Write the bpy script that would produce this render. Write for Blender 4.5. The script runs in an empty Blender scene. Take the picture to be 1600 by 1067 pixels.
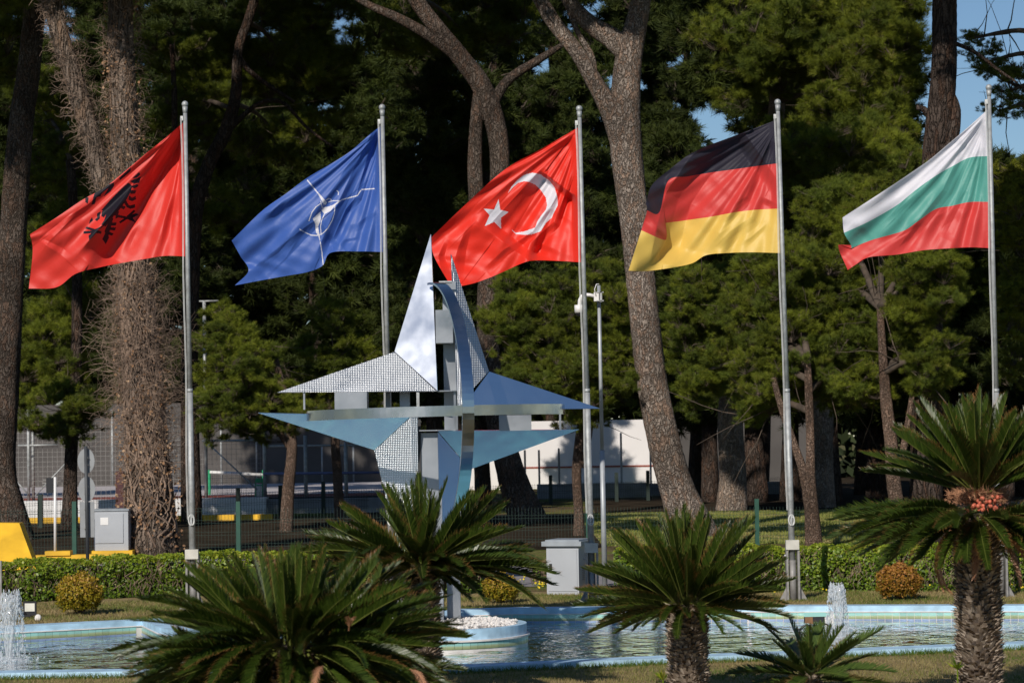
import bpy, math, random
import numpy as np
from mathutils import Vector, Matrix
random.seed(7); rng = np.random.default_rng(7)
R = math.radians
scn = bpy.context.scene
COL = scn.collection

# ------------------------------------------------------------------ camera
HC, FPX, ROLL = 1.8, 3900.0, R(0.9)
PITCH = math.atan((690 - 533.5) / FPX)
Fw = Vector((0, math.cos(PITCH), math.sin(PITCH)))
U0 = Vector((0, -math.sin(PITCH), math.cos(PITCH)))
R0 = Vector((1, 0, 0))
Uw = U0 * math.cos(ROLL) + R0 * math.sin(ROLL)
Rw = R0 * math.cos(ROLL) - U0 * math.sin(ROLL)
CAM = Vector((0, 0, HC))
cd = bpy.data.cameras.new('camera'); cam = bpy.data.objects.new('camera', cd); COL.objects.link(cam)
cd.sensor_width = 36; cd.lens = FPX / 1600 * 36; cd.clip_start = 0.5; cd.clip_end = 3000
m = Matrix(((Rw.x, Uw.x, -Fw.x), (Rw.y, Uw.y, -Fw.y), (Rw.z, Uw.z, -Fw.z))).to_4x4(); m.translation = CAM
cam.matrix_world = m
cd.dof.use_dof = True; cd.dof.focus_distance = 27.0; cd.dof.aperture_fstop = 6.3
scn.camera = cam

# ------------------------------------------------------------------ light
SUN_EL, SUN_AZ = R(31), R(21)          # azimuth measured from straight behind the camera towards the left
LD = Vector((math.sin(SUN_AZ) * math.cos(SUN_EL), math.cos(SUN_AZ) * math.cos(SUN_EL), -math.sin(SUN_EL)))
w = bpy.data.worlds.new('World'); scn.world = w; w.use_nodes = True
nt = w.node_tree; bg = nt.nodes['Background']; sky = nt.nodes.new('ShaderNodeTexSky')
sky.sky_type = 'NISHITA'; sky.sun_disc = False; sky.sun_elevation = SUN_EL
sky.sun_rotation = math.atan2(-LD.x, -LD.y); sky.air_density = 1.0; sky.dust_density = 0.0; sky.ozone_density = 5.0
nt.links.new(sky.outputs[0], bg.inputs[0]); bg.inputs[1].default_value = 0.07
sl = bpy.data.lights.new('sun', 'SUN'); sl.energy = 4.1; sl.angle = R(0.5); sl.color = (1.0, 0.93, 0.83)
so = bpy.data.objects.new('sun', sl); COL.objects.link(so); so.rotation_euler = LD.to_track_quat('-Z', 'Y').to_euler()
scn.view_settings.view_transform = 'Standard'; scn.view_settings.look = 'None'
scn.view_settings.exposure = 0.0; scn.view_settings.gamma = 1.0
scn.cycles.use_denoising = True
scn.cycles.max_bounces = 6; scn.cycles.transparent_max_bounces = 12; scn.cycles.diffuse_bounces = 3
scn.cycles.caustics_reflective = False; scn.cycles.caustics_refractive = False

# ------------------------------------------------------------------ pixel helpers
def ray(px, py): return Fw * FPX + Rw * (px - 800) + Uw * (533.5 - py)
def P(px, py, Y):
    d = ray(px, py); return CAM + d * (Y / d.y)
def G(px, py, z=0.0):
    d = ray(px, py); return CAM + d * ((z - HC) / d.z)
RwA, UwA, FwA = np.array(Rw), np.array(Uw), np.array(Fw)
def PA(px, py, Y):
    px = np.asarray(px, float); py = np.asarray(py, float); Y = np.asarray(Y, float)
    d = FwA * FPX + (px - 800)[..., None] * RwA + (533.5 - py)[..., None] * UwA
    return d * (Y / d[..., 1])[..., None] + np.array([0, 0, HC])
def proj(p):
    v = Vector(p) - CAM; k = FPX / v.dot(Fw); return 800 + v.dot(Rw) * k, 533.5 - v.dot(Uw) * k
def sc(Y): return FPX / Y          # pixels per metre at distance Y

# ------------------------------------------------------------------ materials
def mat(name):
    m = bpy.data.materials.new(name); m.use_nodes = True
    n = m.node_tree.nodes; return m, n, m.node_tree.links, n['Principled BSDF']
def simple(name, col, rough=0.6, metal=0.0, var=0.15, scale=8.0, bump=0.0, bscale=60.0, coord='Object', spec=None):
    m, n, l, b = mat(name)
    b.inputs['Roughness'].default_value = rough; b.inputs['Metallic'].default_value = metal
    if spec is not None: b.inputs['Specular IOR Level'].default_value = spec
    tc = n.new('ShaderNodeTexCoord'); nz = n.new('ShaderNodeTexNoise'); nz.inputs['Scale'].default_value = scale
    nz.inputs['Detail'].default_value = 6; l.new(tc.outputs[coord], nz.inputs['Vector'])
    mr = n.new('ShaderNodeMapRange'); mr.inputs[1].default_value = .3; mr.inputs[2].default_value = .7
    mr.inputs[3].default_value = 1 - var; mr.inputs[4].default_value = 1 + var; l.new(nz.outputs[0], mr.inputs[0])
    mx = n.new('ShaderNodeVectorMath'); mx.operation = 'SCALE'; mx.inputs[0].default_value = col[:3]
    l.new(mr.outputs[0], mx.inputs['Scale']); l.new(mx.outputs[0], b.inputs['Base Color'])
    if bump:
        n2 = n.new('ShaderNodeTexNoise'); n2.inputs['Scale'].default_value = bscale; n2.inputs['Detail'].default_value = 4
        l.new(tc.outputs[coord], n2.inputs['Vector'])
        bp = n.new('ShaderNodeBump'); bp.inputs['Strength'].default_value = bump; bp.inputs['Distance'].default_value = .02
        l.new(n2.outputs[0], bp.inputs['Height']); l.new(bp.outputs[0], b.inputs['Normal'])
    return m
def ramp(n, stops):
    r = n.new('ShaderNodeValToRGB'); e = r.color_ramp.elements
    while len(e) < len(stops): e.new(0.5)
    for i, (p, c) in enumerate(stops): e[i].position = p; e[i].color = (*c, 1)
    return r
def leafmat(name, stops, trans=0.3, rough=0.5, objvar=0.25, spec=0.3):
    m, n, l, b = mat(name)
    at = n.new('ShaderNodeAttribute'); at.attribute_name = 'tint'
    r = ramp(n, stops); l.new(at.outputs['Fac'], r.inputs[0])
    oi = n.new('ShaderNodeObjectInfo'); mr = n.new('ShaderNodeMapRange')
    mr.inputs[3].default_value = 1 - objvar; mr.inputs[4].default_value = 1 + objvar; l.new(oi.outputs['Random'], mr.inputs[0])
    s = n.new('ShaderNodeVectorMath'); s.operation = 'SCALE'; l.new(r.outputs[0], s.inputs[0]); l.new(mr.outputs[0], s.inputs['Scale'])
    l.new(s.outputs[0], b.inputs['Base Color']); b.inputs['Roughness'].default_value = rough
    b.inputs['Specular IOR Level'].default_value = spec
    t = n.new('ShaderNodeBsdfTranslucent'); l.new(s.outputs[0], t.inputs[0])
    mx = n.new('ShaderNodeMixShader'); mx.inputs[0].default_value = trans
    l.new(b.outputs[0], mx.inputs[1]); l.new(t.outputs[0], mx.inputs[2]); l.new(mx.outputs[0], n['Material Output'].inputs[0])
    return m
def bark(name, dark, light, rust, scale=9.0, stretch=0.35):
    m, n, l, b = mat(name)
    tc = n.new('ShaderNodeTexCoord'); mp = n.new('ShaderNodeMapping'); mp.inputs['Scale'].default_value = (1, 1, stretch)
    l.new(tc.outputs['Object'], mp.inputs[0])
    ns = n.new('ShaderNodeTexNoise'); ns.inputs['Scale'].default_value = scale * .6; ns.inputs['Detail'].default_value = 3
    l.new(mp.outputs[0], ns.inputs['Vector'])
    va = n.new('ShaderNodeVectorMath'); va.operation = 'MULTIPLY_ADD'; va.inputs[1].default_value = (.25,) * 3
    l.new(ns.outputs['Color'], va.inputs[0]); l.new(mp.outputs[0], va.inputs[2])
    v = n.new('ShaderNodeTexVoronoi'); v.feature = 'DISTANCE_TO_EDGE'; v.inputs['Scale'].default_value = scale
    l.new(va.outputs[0], v.inputs['Vector'])
    v2 = n.new('ShaderNodeTexVoronoi'); v2.inputs['Scale'].default_value = scale * 1.0; l.new(va.outputs[0], v2.inputs['Vector'])
    r = ramp(n, [(0.0, dark), (0.07, [x * .4 + y * .6 for x, y in zip(dark, light)]), (0.25, light)]); l.new(v.outputs[0], r.inputs[0])
    bw = n.new('ShaderNodeSeparateColor'); l.new(v2.outputs['Color'], bw.inputs[0])
    m1 = n.new('ShaderNodeMapRange'); m1.inputs[1].default_value = .62; m1.inputs[2].default_value = .8; l.new(bw.outputs[0], m1.inputs[0])
    mu = n.new('ShaderNodeMath'); mu.operation = 'MULTIPLY'; mu.inputs[1].default_value = .55; l.new(m1.outputs[0], mu.inputs[0])
    mx = n.new('ShaderNodeMix'); mx.data_type = 'RGBA'; mx.inputs[7].default_value = (*rust, 1)
    l.new(mu.outputs[0], mx.inputs[0]); l.new(r.outputs[0], mx.inputs[6])
    nf = n.new('ShaderNodeTexNoise'); nf.inputs['Scale'].default_value = 45; nf.inputs['Detail'].default_value = 5; l.new(tc.outputs['Object'], nf.inputs['Vector'])
    mr = n.new('ShaderNodeMapRange'); mr.inputs[1].default_value = .3; mr.inputs[2].default_value = .7; mr.inputs[3].default_value = .6; mr.inputs[4].default_value = 1.35
    l.new(nf.outputs[0], mr.inputs[0])
    s = n.new('ShaderNodeVectorMath'); s.operation = 'SCALE'; l.new(mx.outputs[2], s.inputs[0]); l.new(mr.outputs[0], s.inputs['Scale'])
    nb = n.new('ShaderNodeTexNoise'); nb.inputs['Scale'].default_value = 1.3; nb.inputs['Detail'].default_value = 3; l.new(tc.outputs['Object'], nb.inputs['Vector'])
    mb_ = n.new('ShaderNodeMapRange'); mb_.inputs[1].default_value = .35; mb_.inputs[2].default_value = .65; mb_.inputs[3].default_value = .62; mb_.inputs[4].default_value = 1.12; l.new(nb.outputs[0], mb_.inputs[0])
    s2 = n.new('ShaderNodeVectorMath'); s2.operation = 'SCALE'; l.new(s.outputs[0], s2.inputs[0]); l.new(mb_.outputs[0], s2.inputs['Scale']); s = s2
    l.new(s.outputs[0], b.inputs['Base Color']); b.inputs['Roughness'].default_value = .95; b.inputs['Specular IOR Level'].default_value = .1
    bp = n.new('ShaderNodeBump'); bp.inputs['Strength'].default_value = .9; bp.inputs['Distance'].default_value = .05
    mr2 = n.new('ShaderNodeMapRange'); mr2.inputs[2].default_value = .2; l.new(v.outputs[0], mr2.inputs[0])
    ad = n.new('ShaderNodeMath'); ad.operation = 'ADD'; l.new(mr2.outputs[0], ad.inputs[0]); l.new(nf.outputs[0], ad.inputs[1])
    l.new(ad.outputs[0], bp.inputs['Height']); l.new(bp.outputs[0], b.inputs['Normal'])
    return m
def cloth(name, col, rough=.50):
    m, n, l, b = mat(name)
    b.inputs['Base Color'].default_value = (*col, 1); b.inputs['Roughness'].default_value = rough
    b.inputs['Sheen Weight'].default_value = .08; b.inputs['Specular IOR Level'].default_value = .42 if sum(col) > .1 else .15
    tc = n.new('ShaderNodeTexCoord'); nz = n.new('ShaderNodeTexNoise'); nz.inputs['Scale'].default_value = 9; nz.inputs['Detail'].default_value = 3
    nz.inputs['Distortion'].default_value = 1.2
    l.new(tc.outputs['Object'], nz.inputs['Vector'])
    bp = n.new('ShaderNodeBump'); bp.inputs['Strength'].default_value = .16; bp.inputs['Distance'].default_value = .02
    l.new(nz.outputs[0], bp.inputs['Height']); l.new(bp.outputs[0], b.inputs['Normal'])
    t = n.new('ShaderNodeBsdfTranslucent'); t.inputs[0].default_value = (*col, 1)
    mx = n.new('ShaderNodeMixShader'); mx.inputs[0].default_value = .18
    l.new(b.outputs[0], mx.inputs[1]); l.new(t.outputs[0], mx.inputs[2]); l.new(mx.outputs[0], n['Material Output'].inputs[0])
    return m
def metal(name, col, rough, bump=0, kind=None, bs=40, var=.12):
    m, n, l, b = mat(name)
    b.inputs['Metallic'].default_value = 1; b.inputs['Base Color'].default_value = (*col, 1)
    tc = n.new('ShaderNodeTexCoord'); nz = n.new('ShaderNodeTexNoise'); nz.inputs['Scale'].default_value = 3; nz.inputs['Detail'].default_value = 5
    l.new(tc.outputs['Object'], nz.inputs['Vector'])
    mr = n.new('ShaderNodeMapRange'); mr.inputs[1].default_value = .3; mr.inputs[2].default_value = .7
    mr.inputs[3].default_value = max(.03, rough - var); mr.inputs[4].default_value = rough + var
    l.new(nz.outputs[0], mr.inputs[0]); l.new(mr.outputs[0], b.inputs['Roughness'])
    if bump:
        bp = n.new('ShaderNodeBump'); bp.inputs['Strength'].default_value = bump; bp.inputs['Distance'].default_value = .02
        if kind == 'leather':
            wv = []
            for ax in ('X', 'Z'):
                t = n.new('ShaderNodeTexWave'); t.wave_type = 'BANDS'; t.bands_direction = ax; t.inputs['Scale'].default_value = bs
                t.inputs['Distortion'].default_value = .6; l.new(tc.outputs['Object'], t.inputs['Vector']); wv.append(t)
            mu = n.new('ShaderNodeMath'); mu.operation = 'MULTIPLY'; l.new(wv[0].outputs['Fac'], mu.inputs[0]); l.new(wv[1].outputs['Fac'], mu.inputs[1])
            l.new(mu.outputs[0], bp.inputs['Height'])
            cr = ramp(n, [(0, [c * .55 for c in col]), (.35, col)]); l.new(mu.outputs[0], cr.inputs[0]); l.new(cr.outputs[0], b.inputs['Base Color'])
        else:
            n2 = n.new('ShaderNodeTexNoise'); n2.inputs['Scale'].default_value = bs; l.new(tc.outputs['Object'], n2.inputs['Vector'])
            l.new(n2.outputs[0], bp.inputs['Height'])
        l.new(bp.outputs[0], b.inputs['Normal'])
    return m

M_needle = leafmat('pine_needles', [(0, (.075, .100, .010)), (.45, (.165, .195, .018)), (.8, (.24, .27, .026)), (1, (.30, .25, .07))], .34, .6)
M_needle2 = leafmat('pine_needles_blue', [(0, (.055, .080, .010)), (.5, (.120, .155, .018)), (1, (.19, .225, .03))], .33, .6)
M_needle_shade = leafmat('shade_toned_needles', [(0, (.018, .030, .004)), (.5, (.048, .066, .010)), (1, (.095, .115, .018))], .25, .7)  # deep shade of the far wood is put into this needle colour
M_ynee = leafmat('yellow_green_needles', [(0, (.10, .12, .01)), (.6, (.24, .25, .02)), (1, (.34, .32, .04))], .3, .55)
M_twig = simple('twig', (.075, .055, .04), .9, var=.4)
M_bark = bark('pine_bark', (.115, .088, .07), (.37, .305, .26), (.35, .215, .145), 17, .42)
M_bark_shade = bark('shade_toned_bark', (.055, .042, .033), (.165, .13, .108), (.17, .10, .068), 16, .38)  # darker bark colour standing in for canopy shade on the trunks
M_bark_dark = bark('dark_bark', (.03, .022, .018), (.10, .075, .062), (.12, .065, .042), 13, .28)
M_bark_pale = bark('pale_bark', (.13, .10, .08), (.42, .34, .28), (.38, .26, .18), 16, .35)
M_bark_thin = bark('young_bark', (.12, .08, .06), (.30, .21, .16), (.32, .20, .14), 24, .5)
M_vine = simple('dead_vine', (.215, .150, .110), .9, var=.5, scale=6)
M_dryleaf = leafmat('dry_leaf', [(0, (.20, .10, .05)), (.6, (.38, .22, .12)), (1, (.55, .38, .24))], .2, .8)
M_red = cloth('red_cloth', (.80, .028, .012)); M_red2 = cloth('scarlet_cloth', (.72, .040, .028))
M_red3 = cloth('deep_red_cloth', (.66, .050, .045)); M_black = cloth('black_cloth', (.012, .010, .018)); M_white = cloth('white_cloth', (.72, .70, .76))
M_blue = cloth('blue_cloth', (.045, .115, .42)); M_gold = cloth('gold_cloth', (.78, .52, .11))
M_green = cloth('green_cloth', (.095, .34, .285)); M_charc = cloth('charcoal_cloth', (.030, .027, .042))
M_galv = simple('galvanised_steel', (.36, .37, .37), .55, .35, .22, 14, .1, 60)
M_galv_d = simple('weathered_steel', (.27, .26, .25), .6, .3, .2, 20)
M_smooth = metal('brushed_steel', (.74, .77, .82), .19, .35, None, 2.2, .03)
M_mirror = metal('polished_steel', (.80, .86, .80), .22, .6, None, 2.6, .02)
M_text = metal('patterned_steel', (.82, .84, .87), .36, .45, 'leather', 19)
M_ring = metal('ring_steel', (.52, .54, .57), .22, .03, None, 8)
M_plate = metal('plate_steel', (.30, .32, .35), .45, .05, None, 8)
M_dplate = simple('dark_plate', (.03, .03, .032), .5)
M_pool = simple('pale_blue_paint', (.42, .62, .78), .6, var=.22, scale=7, bump=.1)
M_white_line = simple('white_grout', (.72, .66, .62), .7)
M_cab = simple('cabinet_paint', (.38, .40, .43), .45, var=.06, scale=3)
M_cab_top = simple('cabinet_lid_paint', (.27, .30, .33), .5)
M_wp = simple('white_plastic', (.75, .74, .73), .4, var=.06)
M_plaster = simple('white_wall_paint', (.74, .71, .70), .8, var=.05, scale=.6)
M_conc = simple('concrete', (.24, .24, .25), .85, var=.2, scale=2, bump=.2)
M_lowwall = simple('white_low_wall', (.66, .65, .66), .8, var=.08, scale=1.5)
M_yel = simple('yellow_paint', (.75, .43, .02), .6, var=.22, scale=3, bump=.1, bscale=20)
M_asph = simple('asphalt', (.25, .23, .23), .9, var=.12, scale=6, bump=.3, bscale=90)
M_gfence = simple('green_fence_paint', (.015, .075, .05), .5)
M_gwire = simple('green_wire', (.010, .035, .025), .6)
M_dkpost = simple('dark_green_post', (.008, .022, .016), .6)
M_rope = simple('rope', (.62, .62, .60), .8)
M_blackp = simple('black_plastic', (.015, .015, .018), .4)
M_seed = simple('orange_seed', (.58, .14, .08), .5, var=.2, scale=30)
M_fluff = simple('brown_fluff', (.40, .20, .11), .95, var=.35, scale=30)
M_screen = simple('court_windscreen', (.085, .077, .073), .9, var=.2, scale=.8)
M_redc = simple('red_court', (.30, .075, .05), .85)
M_court = simple('pale_court', (.50, .46, .47), .85, var=.08)
M_lamp = simple('lamp_glass', (.75, .74, .66), .2)
M_stone = simple('white_pebble', (.74, .70, .66), .7, var=.2, scale=20)
M_flower = simple('yellow_flower', (.80, .62, .02), .6)
M_gcrt = simple('green_plastic', (.02, .30, .13), .5)
M_sign = simple('sign_back_grey', (.26, .27, .28), .5, .2, .1)
M_dark_red = simple('dark_red_paint', (.06, .012, .015), .5)

# ------------------------------------------------------------------ mesh builder
class MB:
    def __init__(s): s.v = []; s.f = []; s.mi = []; s.t = []
    def add(s, vs, fs, mi=0, t=None):
        o = len(s.v); s.v += [tuple(x) for x in vs]; s.f += [tuple(i + o for i in f) for f in fs]; s.mi += [mi] * len(fs)
        s.t += [t if t is not None else .5] * len(fs)
    def box(s, c, d, rz=0, mi=0, taper=1.0):
        c = Vector(c); hx, hy, hz = d[0] / 2, d[1] / 2, d[2] / 2; q = Matrix.Rotation(rz, 3, 'Z')
        vs = [c + q @ Vector((x * hx * (taper if z > 0 else 1), y * hy * (taper if z > 0 else 1), z * hz)) for z in (-1, 1) for x, y in ((-1, -1), (1, -1), (1, 1), (-1, 1))]
        s.add(vs, [(3, 2, 1, 0), (4, 5, 6, 7), (0, 1, 5, 4), (1, 2, 6, 5), (2, 3, 7, 6), (3, 0, 4, 7)], mi)
    def prism(s, pts, th, mi=0):   # polygon (list of Vectors) extruded by vector th
        n = len(pts); vs = [Vector(p) for p in pts] + [Vector(p) + th for p in pts]
        s.add(vs, [tuple(range(n)), tuple(range(2 * n - 1, n - 1, -1))] + [(i, (i + n), (i + 1) % n + n, (i + 1) % n) for i in range(n)], mi)
    def tube(s, pts, rad, seg=8, mi=0, cap=True, t=None):
        pts = [Vector(p) for p in pts]; n = len(pts)
        if not hasattr(rad, '__len__'): rad = [rad] * n
        vs = []; fs = []; prev = None
        for i, p in enumerate(pts):
            tg = (pts[min(i + 1, n - 1)] - pts[max(i - 1, 0)]).normalized()
            if prev is None:
                a = tg.orthogonal().normalized()
            else:
                a = (prev - tg * prev.dot(tg)).normalized()
            prev = a; b = tg.cross(a)
            for k in range(seg):
                an = 2 * math.pi * k / seg; vs.append(p + (a * math.cos(an) + b * math.sin(an)) * rad[i])
        for i in range(n - 1):
            for k in range(seg): fs.append((i * seg + k, i * seg + (k + 1) % seg, (i + 1) * seg + (k + 1) % seg, (i + 1) * seg + k))
        if cap: fs.append(tuple(range(seg - 1, -1, -1))); fs.append(tuple((n - 1) * seg + k for k in range(seg)))
        s.add(vs, fs, mi, t)
    def sphere(s, c, r, seg=12, rings=8, mi=0, sq=(1, 1, 1)):
        c = Vector(c); vs = []
        for i in range(rings + 1):
            th = math.pi * i / rings
            for k in range(seg):
                ph = 2 * math.pi * k / seg
                vs.append(c + Vector((math.sin(th) * math.cos(ph) * sq[0], math.sin(th) * math.sin(ph) * sq[1], math.cos(th) * sq[2])) * r)
        s.add(vs, [(i * seg + k, (i + 1) * seg + k, (i + 1) * seg + (k + 1) % seg, i * seg + (k + 1) % seg) for i in range(rings) for k in range(seg)], mi)
    def mesh(s, name, mats, smooth=False):
        me = bpy.data.meshes.new(name); me.from_pydata(s.v, [], s.f)
        for m_ in (mats if isinstance(mats, (list, tuple)) else [mats]): me.materials.append(m_)
        me.polygons.foreach_set('material_index', s.mi)
        a = me.attributes.new('tint', 'FLOAT', 'FACE'); a.data.foreach_set('value', s.t)
        if smooth: me.polygons.foreach_set('use_smooth', [True] * len(s.f))
        me.update(); return me
    def obj(s, name, mats, parent=None, smooth=False, **kw):
        return link(name, s.mesh(name, mats, smooth), parent, **kw)
def link(name, me, parent=None, label=None, cat=None, group=None, kind=None, loc=None):
    o = bpy.data.objects.new(name, me); COL.objects.link(o)
    if parent is not None:
        o.parent = parent
        if loc is None: o.location = -parent.location       # geometry is in world coordinates
    if loc is not None: o.location = loc
    tag(o, label, cat, group, kind); return o
def tag(o, label=None, cat=None, group=None, kind=None):
    if label: o['label'] = label
    if cat: o['category'] = cat
    if group: o['group'] = group
    if kind: o['kind'] = kind
def empty(name, loc, label, cat, group=None):
    o = bpy.data.objects.new(name, None); COL.objects.link(o); o.location = loc; o.empty_display_size = .2
    tag(o, label, cat, group); return o
def npmesh(name, V, F, mats, tint=None, smooth=False):
    """V (n,3), F (m,3 or 4)"""
    me = bpy.data.meshes.new(name); k = F.shape[1]
    me.vertices.add(len(V)); me.vertices.foreach_set('co', np.ascontiguousarray(V, np.float32).ravel())
    me.loops.add(F.size); me.loops.foreach_set('vertex_index', np.ascontiguousarray(F, np.int32).ravel())
    me.polygons.add(len(F)); me.polygons.foreach_set('loop_start', np.arange(0, F.size, k, dtype=np.int32))
    for m_ in (mats if isinstance(mats, (list, tuple)) else [mats]): me.materials.append(m_)
    if tint is not None:
        a = me.attributes.new('tint', 'FLOAT', 'FACE'); a.data.foreach_set('value', np.ascontiguousarray(tint, np.float32))
    if smooth: me.polygons.foreach_set('use_smooth', np.ones(len(F), bool))
    me.update(calc_edges=True); return me
def leaf_scatter(C, N, size, tint, wid=.5, jitter=.8, fold=0.25):
    """quads (two triangles) at centres C oriented around normals N; returns V,F"""
    n = len(C); N = N + rng.normal(0, jitter, (n, 3)); N /= np.linalg.norm(N, axis=1)[:, None]
    A = rng.normal(0, 1, (n, 3)); A -= (A * N).sum(1)[:, None] * N; A /= np.linalg.norm(A, axis=1)[:, None]
    B = np.cross(N, A); s = size * rng.uniform(.6, 1.3, n)[:, None]
    V = np.stack([C - A * s * .5, C + B * s * wid * .5 + N * s * fold * .3, C + A * s * .5, C - B * s * wid * .5 + N * s * fold * .3], 1).reshape(-1, 3)
    F = np.arange(n * 4).reshape(n, 4); return V, F
def cr(pts, n):
    """Catmull-Rom resample of a list of equal-length tuples"""
    p = np.array(pts, float); p = np.vstack([2 * p[0] - p[1], p, 2 * p[-1] - p[-2]]); k = len(pts) - 1
    t = np.linspace(0, k, n); i = np.minimum(t.astype(int), k - 1); f = (t - i)[:, None]
    a, b, c, d = p[i], p[i + 1], p[i + 2], p[i + 3]
    return .5 * (2 * b + (c - a) * f + (2 * a - 5 * b + 4 * c - d) * f ** 2 + (-a + 3 * b - 3 * c + d) * f ** 3)

# ------------------------------------------------------------------ ground and setting
def groundmat():
    m, n, l, b = mat('park_ground')
    tc = n.new('ShaderNodeTexCoord')
    def noise(s, d=5):
        z = n.new('ShaderNodeTexNoise'); z.inputs['Scale'].default_value = s; z.inputs['Detail'].default_value = d; l.new(tc.outputs['Object'], z.inputs['Vector']); return z
    a = noise(.45); c = noise(14); r1 = ramp(n, [(.36, (.050, .038, .026)), (.47, (.17, .13, .065)), (.56, (.15, .16, .045)), (.7, (.085, .13, .025))])
    l.new(a.outputs[0], r1.inputs[0])
    mr = n.new('ShaderNodeMapRange'); mr.inputs[1].default_value = .3; mr.inputs[2].default_value = .7; mr.inputs[3].default_value = .6; mr.inputs[4].default_value = 1.35
    l.new(c.outputs[0], mr.inputs[0]); s = n.new('ShaderNodeVectorMath'); s.operation = 'SCALE'
    l.new(r1.outputs[0], s.inputs[0]); l.new(mr.outputs[0], s.inputs['Scale']); l.new(s.outputs[0], b.inputs['Base Color'])
    b.inputs['Roughness'].default_value = 1; b.inputs['Specular IOR Level'].default_value = .05
    bp = n.new('ShaderNodeBump'); bp.inputs['Strength'].default_value = .6; bp.inputs['Distance'].default_value = .05
    l.new(noise(30).outputs[0], bp.inputs['Height']); l.new(bp.outputs[0], b.inputs['Normal']); return m
M_ground = groundmat()
M_soil = simple('dry_lawn_soil', (.26, .20, .10), 1, var=.35, scale=7, bump=.5, spec=.05)
M_litter = simple('litter_with_painted_shade', (.040, .030, .020), 1, var=.5, scale=1.5, bump=.5, bscale=15, spec=.05)  # dark brown litter, with tree shade also put into the colour

far_outer_px = [(-400, 990), (-60, 980), (131, 970.4), (249, 965.5), (285, 978), (330, 990), (600, 985), (690, 955), (705, 951), (803, 948), (1060, 945.5), (1180, 944.2), (1480, 943.5), (1700, 943), (2000, 946)]
near_inner_px = [(-400, 1056), (-60, 1054), (250, 1049.5), (330, 1048), (696, 1045), (1045, 1029), (1180, 1024), (1480, 1011.5), (1700, 1002), (2000, 985)]
RIMZ, WATZ = .05, -.10
farO = [G(x, y, RIMZ) for x, y in far_outer_px]
nearO = [G(x, y + 8, 0.0) for x, y in near_inner_px]
for p in farO + nearO: p.z = 0
def offs(line, d):                      # shift a left-to-right line by d along its right-hand/left-hand normal
    out = []
    for i, p in enumerate(line):
        a = line[max(i - 1, 0)]; b = line[min(i + 1, len(line) - 1)]; t = (b - a).normalized()
        out.append(p + Vector((-t.y, t.x, 0)) * d)
    return out
RW = .24
farI = offs(farO, -RW); nearI = offs(nearO, RW)
loopO = farO + nearO[::-1]; loopI = farI + nearI[::-1]
# ground sheet with a hole for the pool: ring from loopO out to a big rectangle
def ground():
    mb = MB(); n = len(loopO); L, B, T = 600, -50, 1500
    # far side strip (above farO) and near side strip (below nearO), joined left and right
    for i in range(len(farO) - 1):
        a, b = farO[i], farO[i + 1]
        mb.add([a, b, (b.x, 60, 0), (a.x, 60, 0)], [(0, 1, 2, 3)])
    for i in range(len(nearO) - 1):
        a, b = nearO[i], nearO[i + 1]
        mb.add([(a.x, 0, 0), (b.x, 0, 0), b, a], [(0, 1, 2, 3)])
    fl, fr, nl, nr = farO[0], farO[-1], nearO[0], nearO[-1]
    mb.add([(fl.x, 60, 0), (-L, 60, 0), (-L, 0, 0), (nl.x, 0, 0), nl, fl], [(0, 1, 2, 3, 4, 5)])
    mb.add([(fr.x, 60, 0), fr, nr, (nr.x, 0, 0), (L, 0, 0), (L, 60, 0)], [(0, 1, 2, 3, 4, 5)])
    mb.add([(-L, 60, 0), (L, 60, 0), (L, T, 0), (-L, T, 0)], [(0, 1, 2, 3)])
    mb.add([(-L, -200, 0), (L, -200, 0), (L, 0, 0), (-L, 0, 0)], [(0, 1, 2, 3)])
    o = mb.obj('ground', M_ground, kind='structure'); o['label'] = 'park ground of dry grass and earth'
ground()
def sheet(name, pts, z, m_, **kw):
    mb = MB(); mb.add([(p[0], p[1], z) for p in pts], [tuple(range(len(pts)))]); return mb.obj(name, m_, **kw)
# dry lawn strips on both sides of the pool (sheets 4 mm above)
sheet('lawn_border', [(p.x, p.y) for p in farO] + [(farO[-1].x, 29.6), (farO[0].x, 30.3)], .004, M_soil, kind='structure')
sheet('lawn_front', [(p.x, p.y) for p in nearO[::-1]] + [(nearO[0].x, 9), (nearO[-1].x, 9)], .004, M_soil, kind='structure')
roadpts = [G(x, y) for x, y in [(-300, 915), (40, 912), (400, 905), (760, 917), (840, 917), (1000, 915), (1900, 905)]] + [G(x, y) for x, y in [(1900, 884), (1000, 884), (835, 884), (700, 880), (400, 873), (300, 868), (150, 871), (-300, 880)]]
sheet('road', [(p.x, p.y) for p in roadpts], .008, M_asph, kind='structure')
sheet('earth_with_painted_shade', [(-14, 41.5), (1.2, 41.5), (3.5, 48), (2.5, 62), (-14, 61)], .006, M_litter, kind='structure')  # dark sheet under the trees, their shade is part of its colour
sheet('forest_floor', [(2, 62), (60, 60), (60, 140), (12, 140), (11, 92), (2.5, 92)], .006, M_litter, kind='structure')

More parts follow.
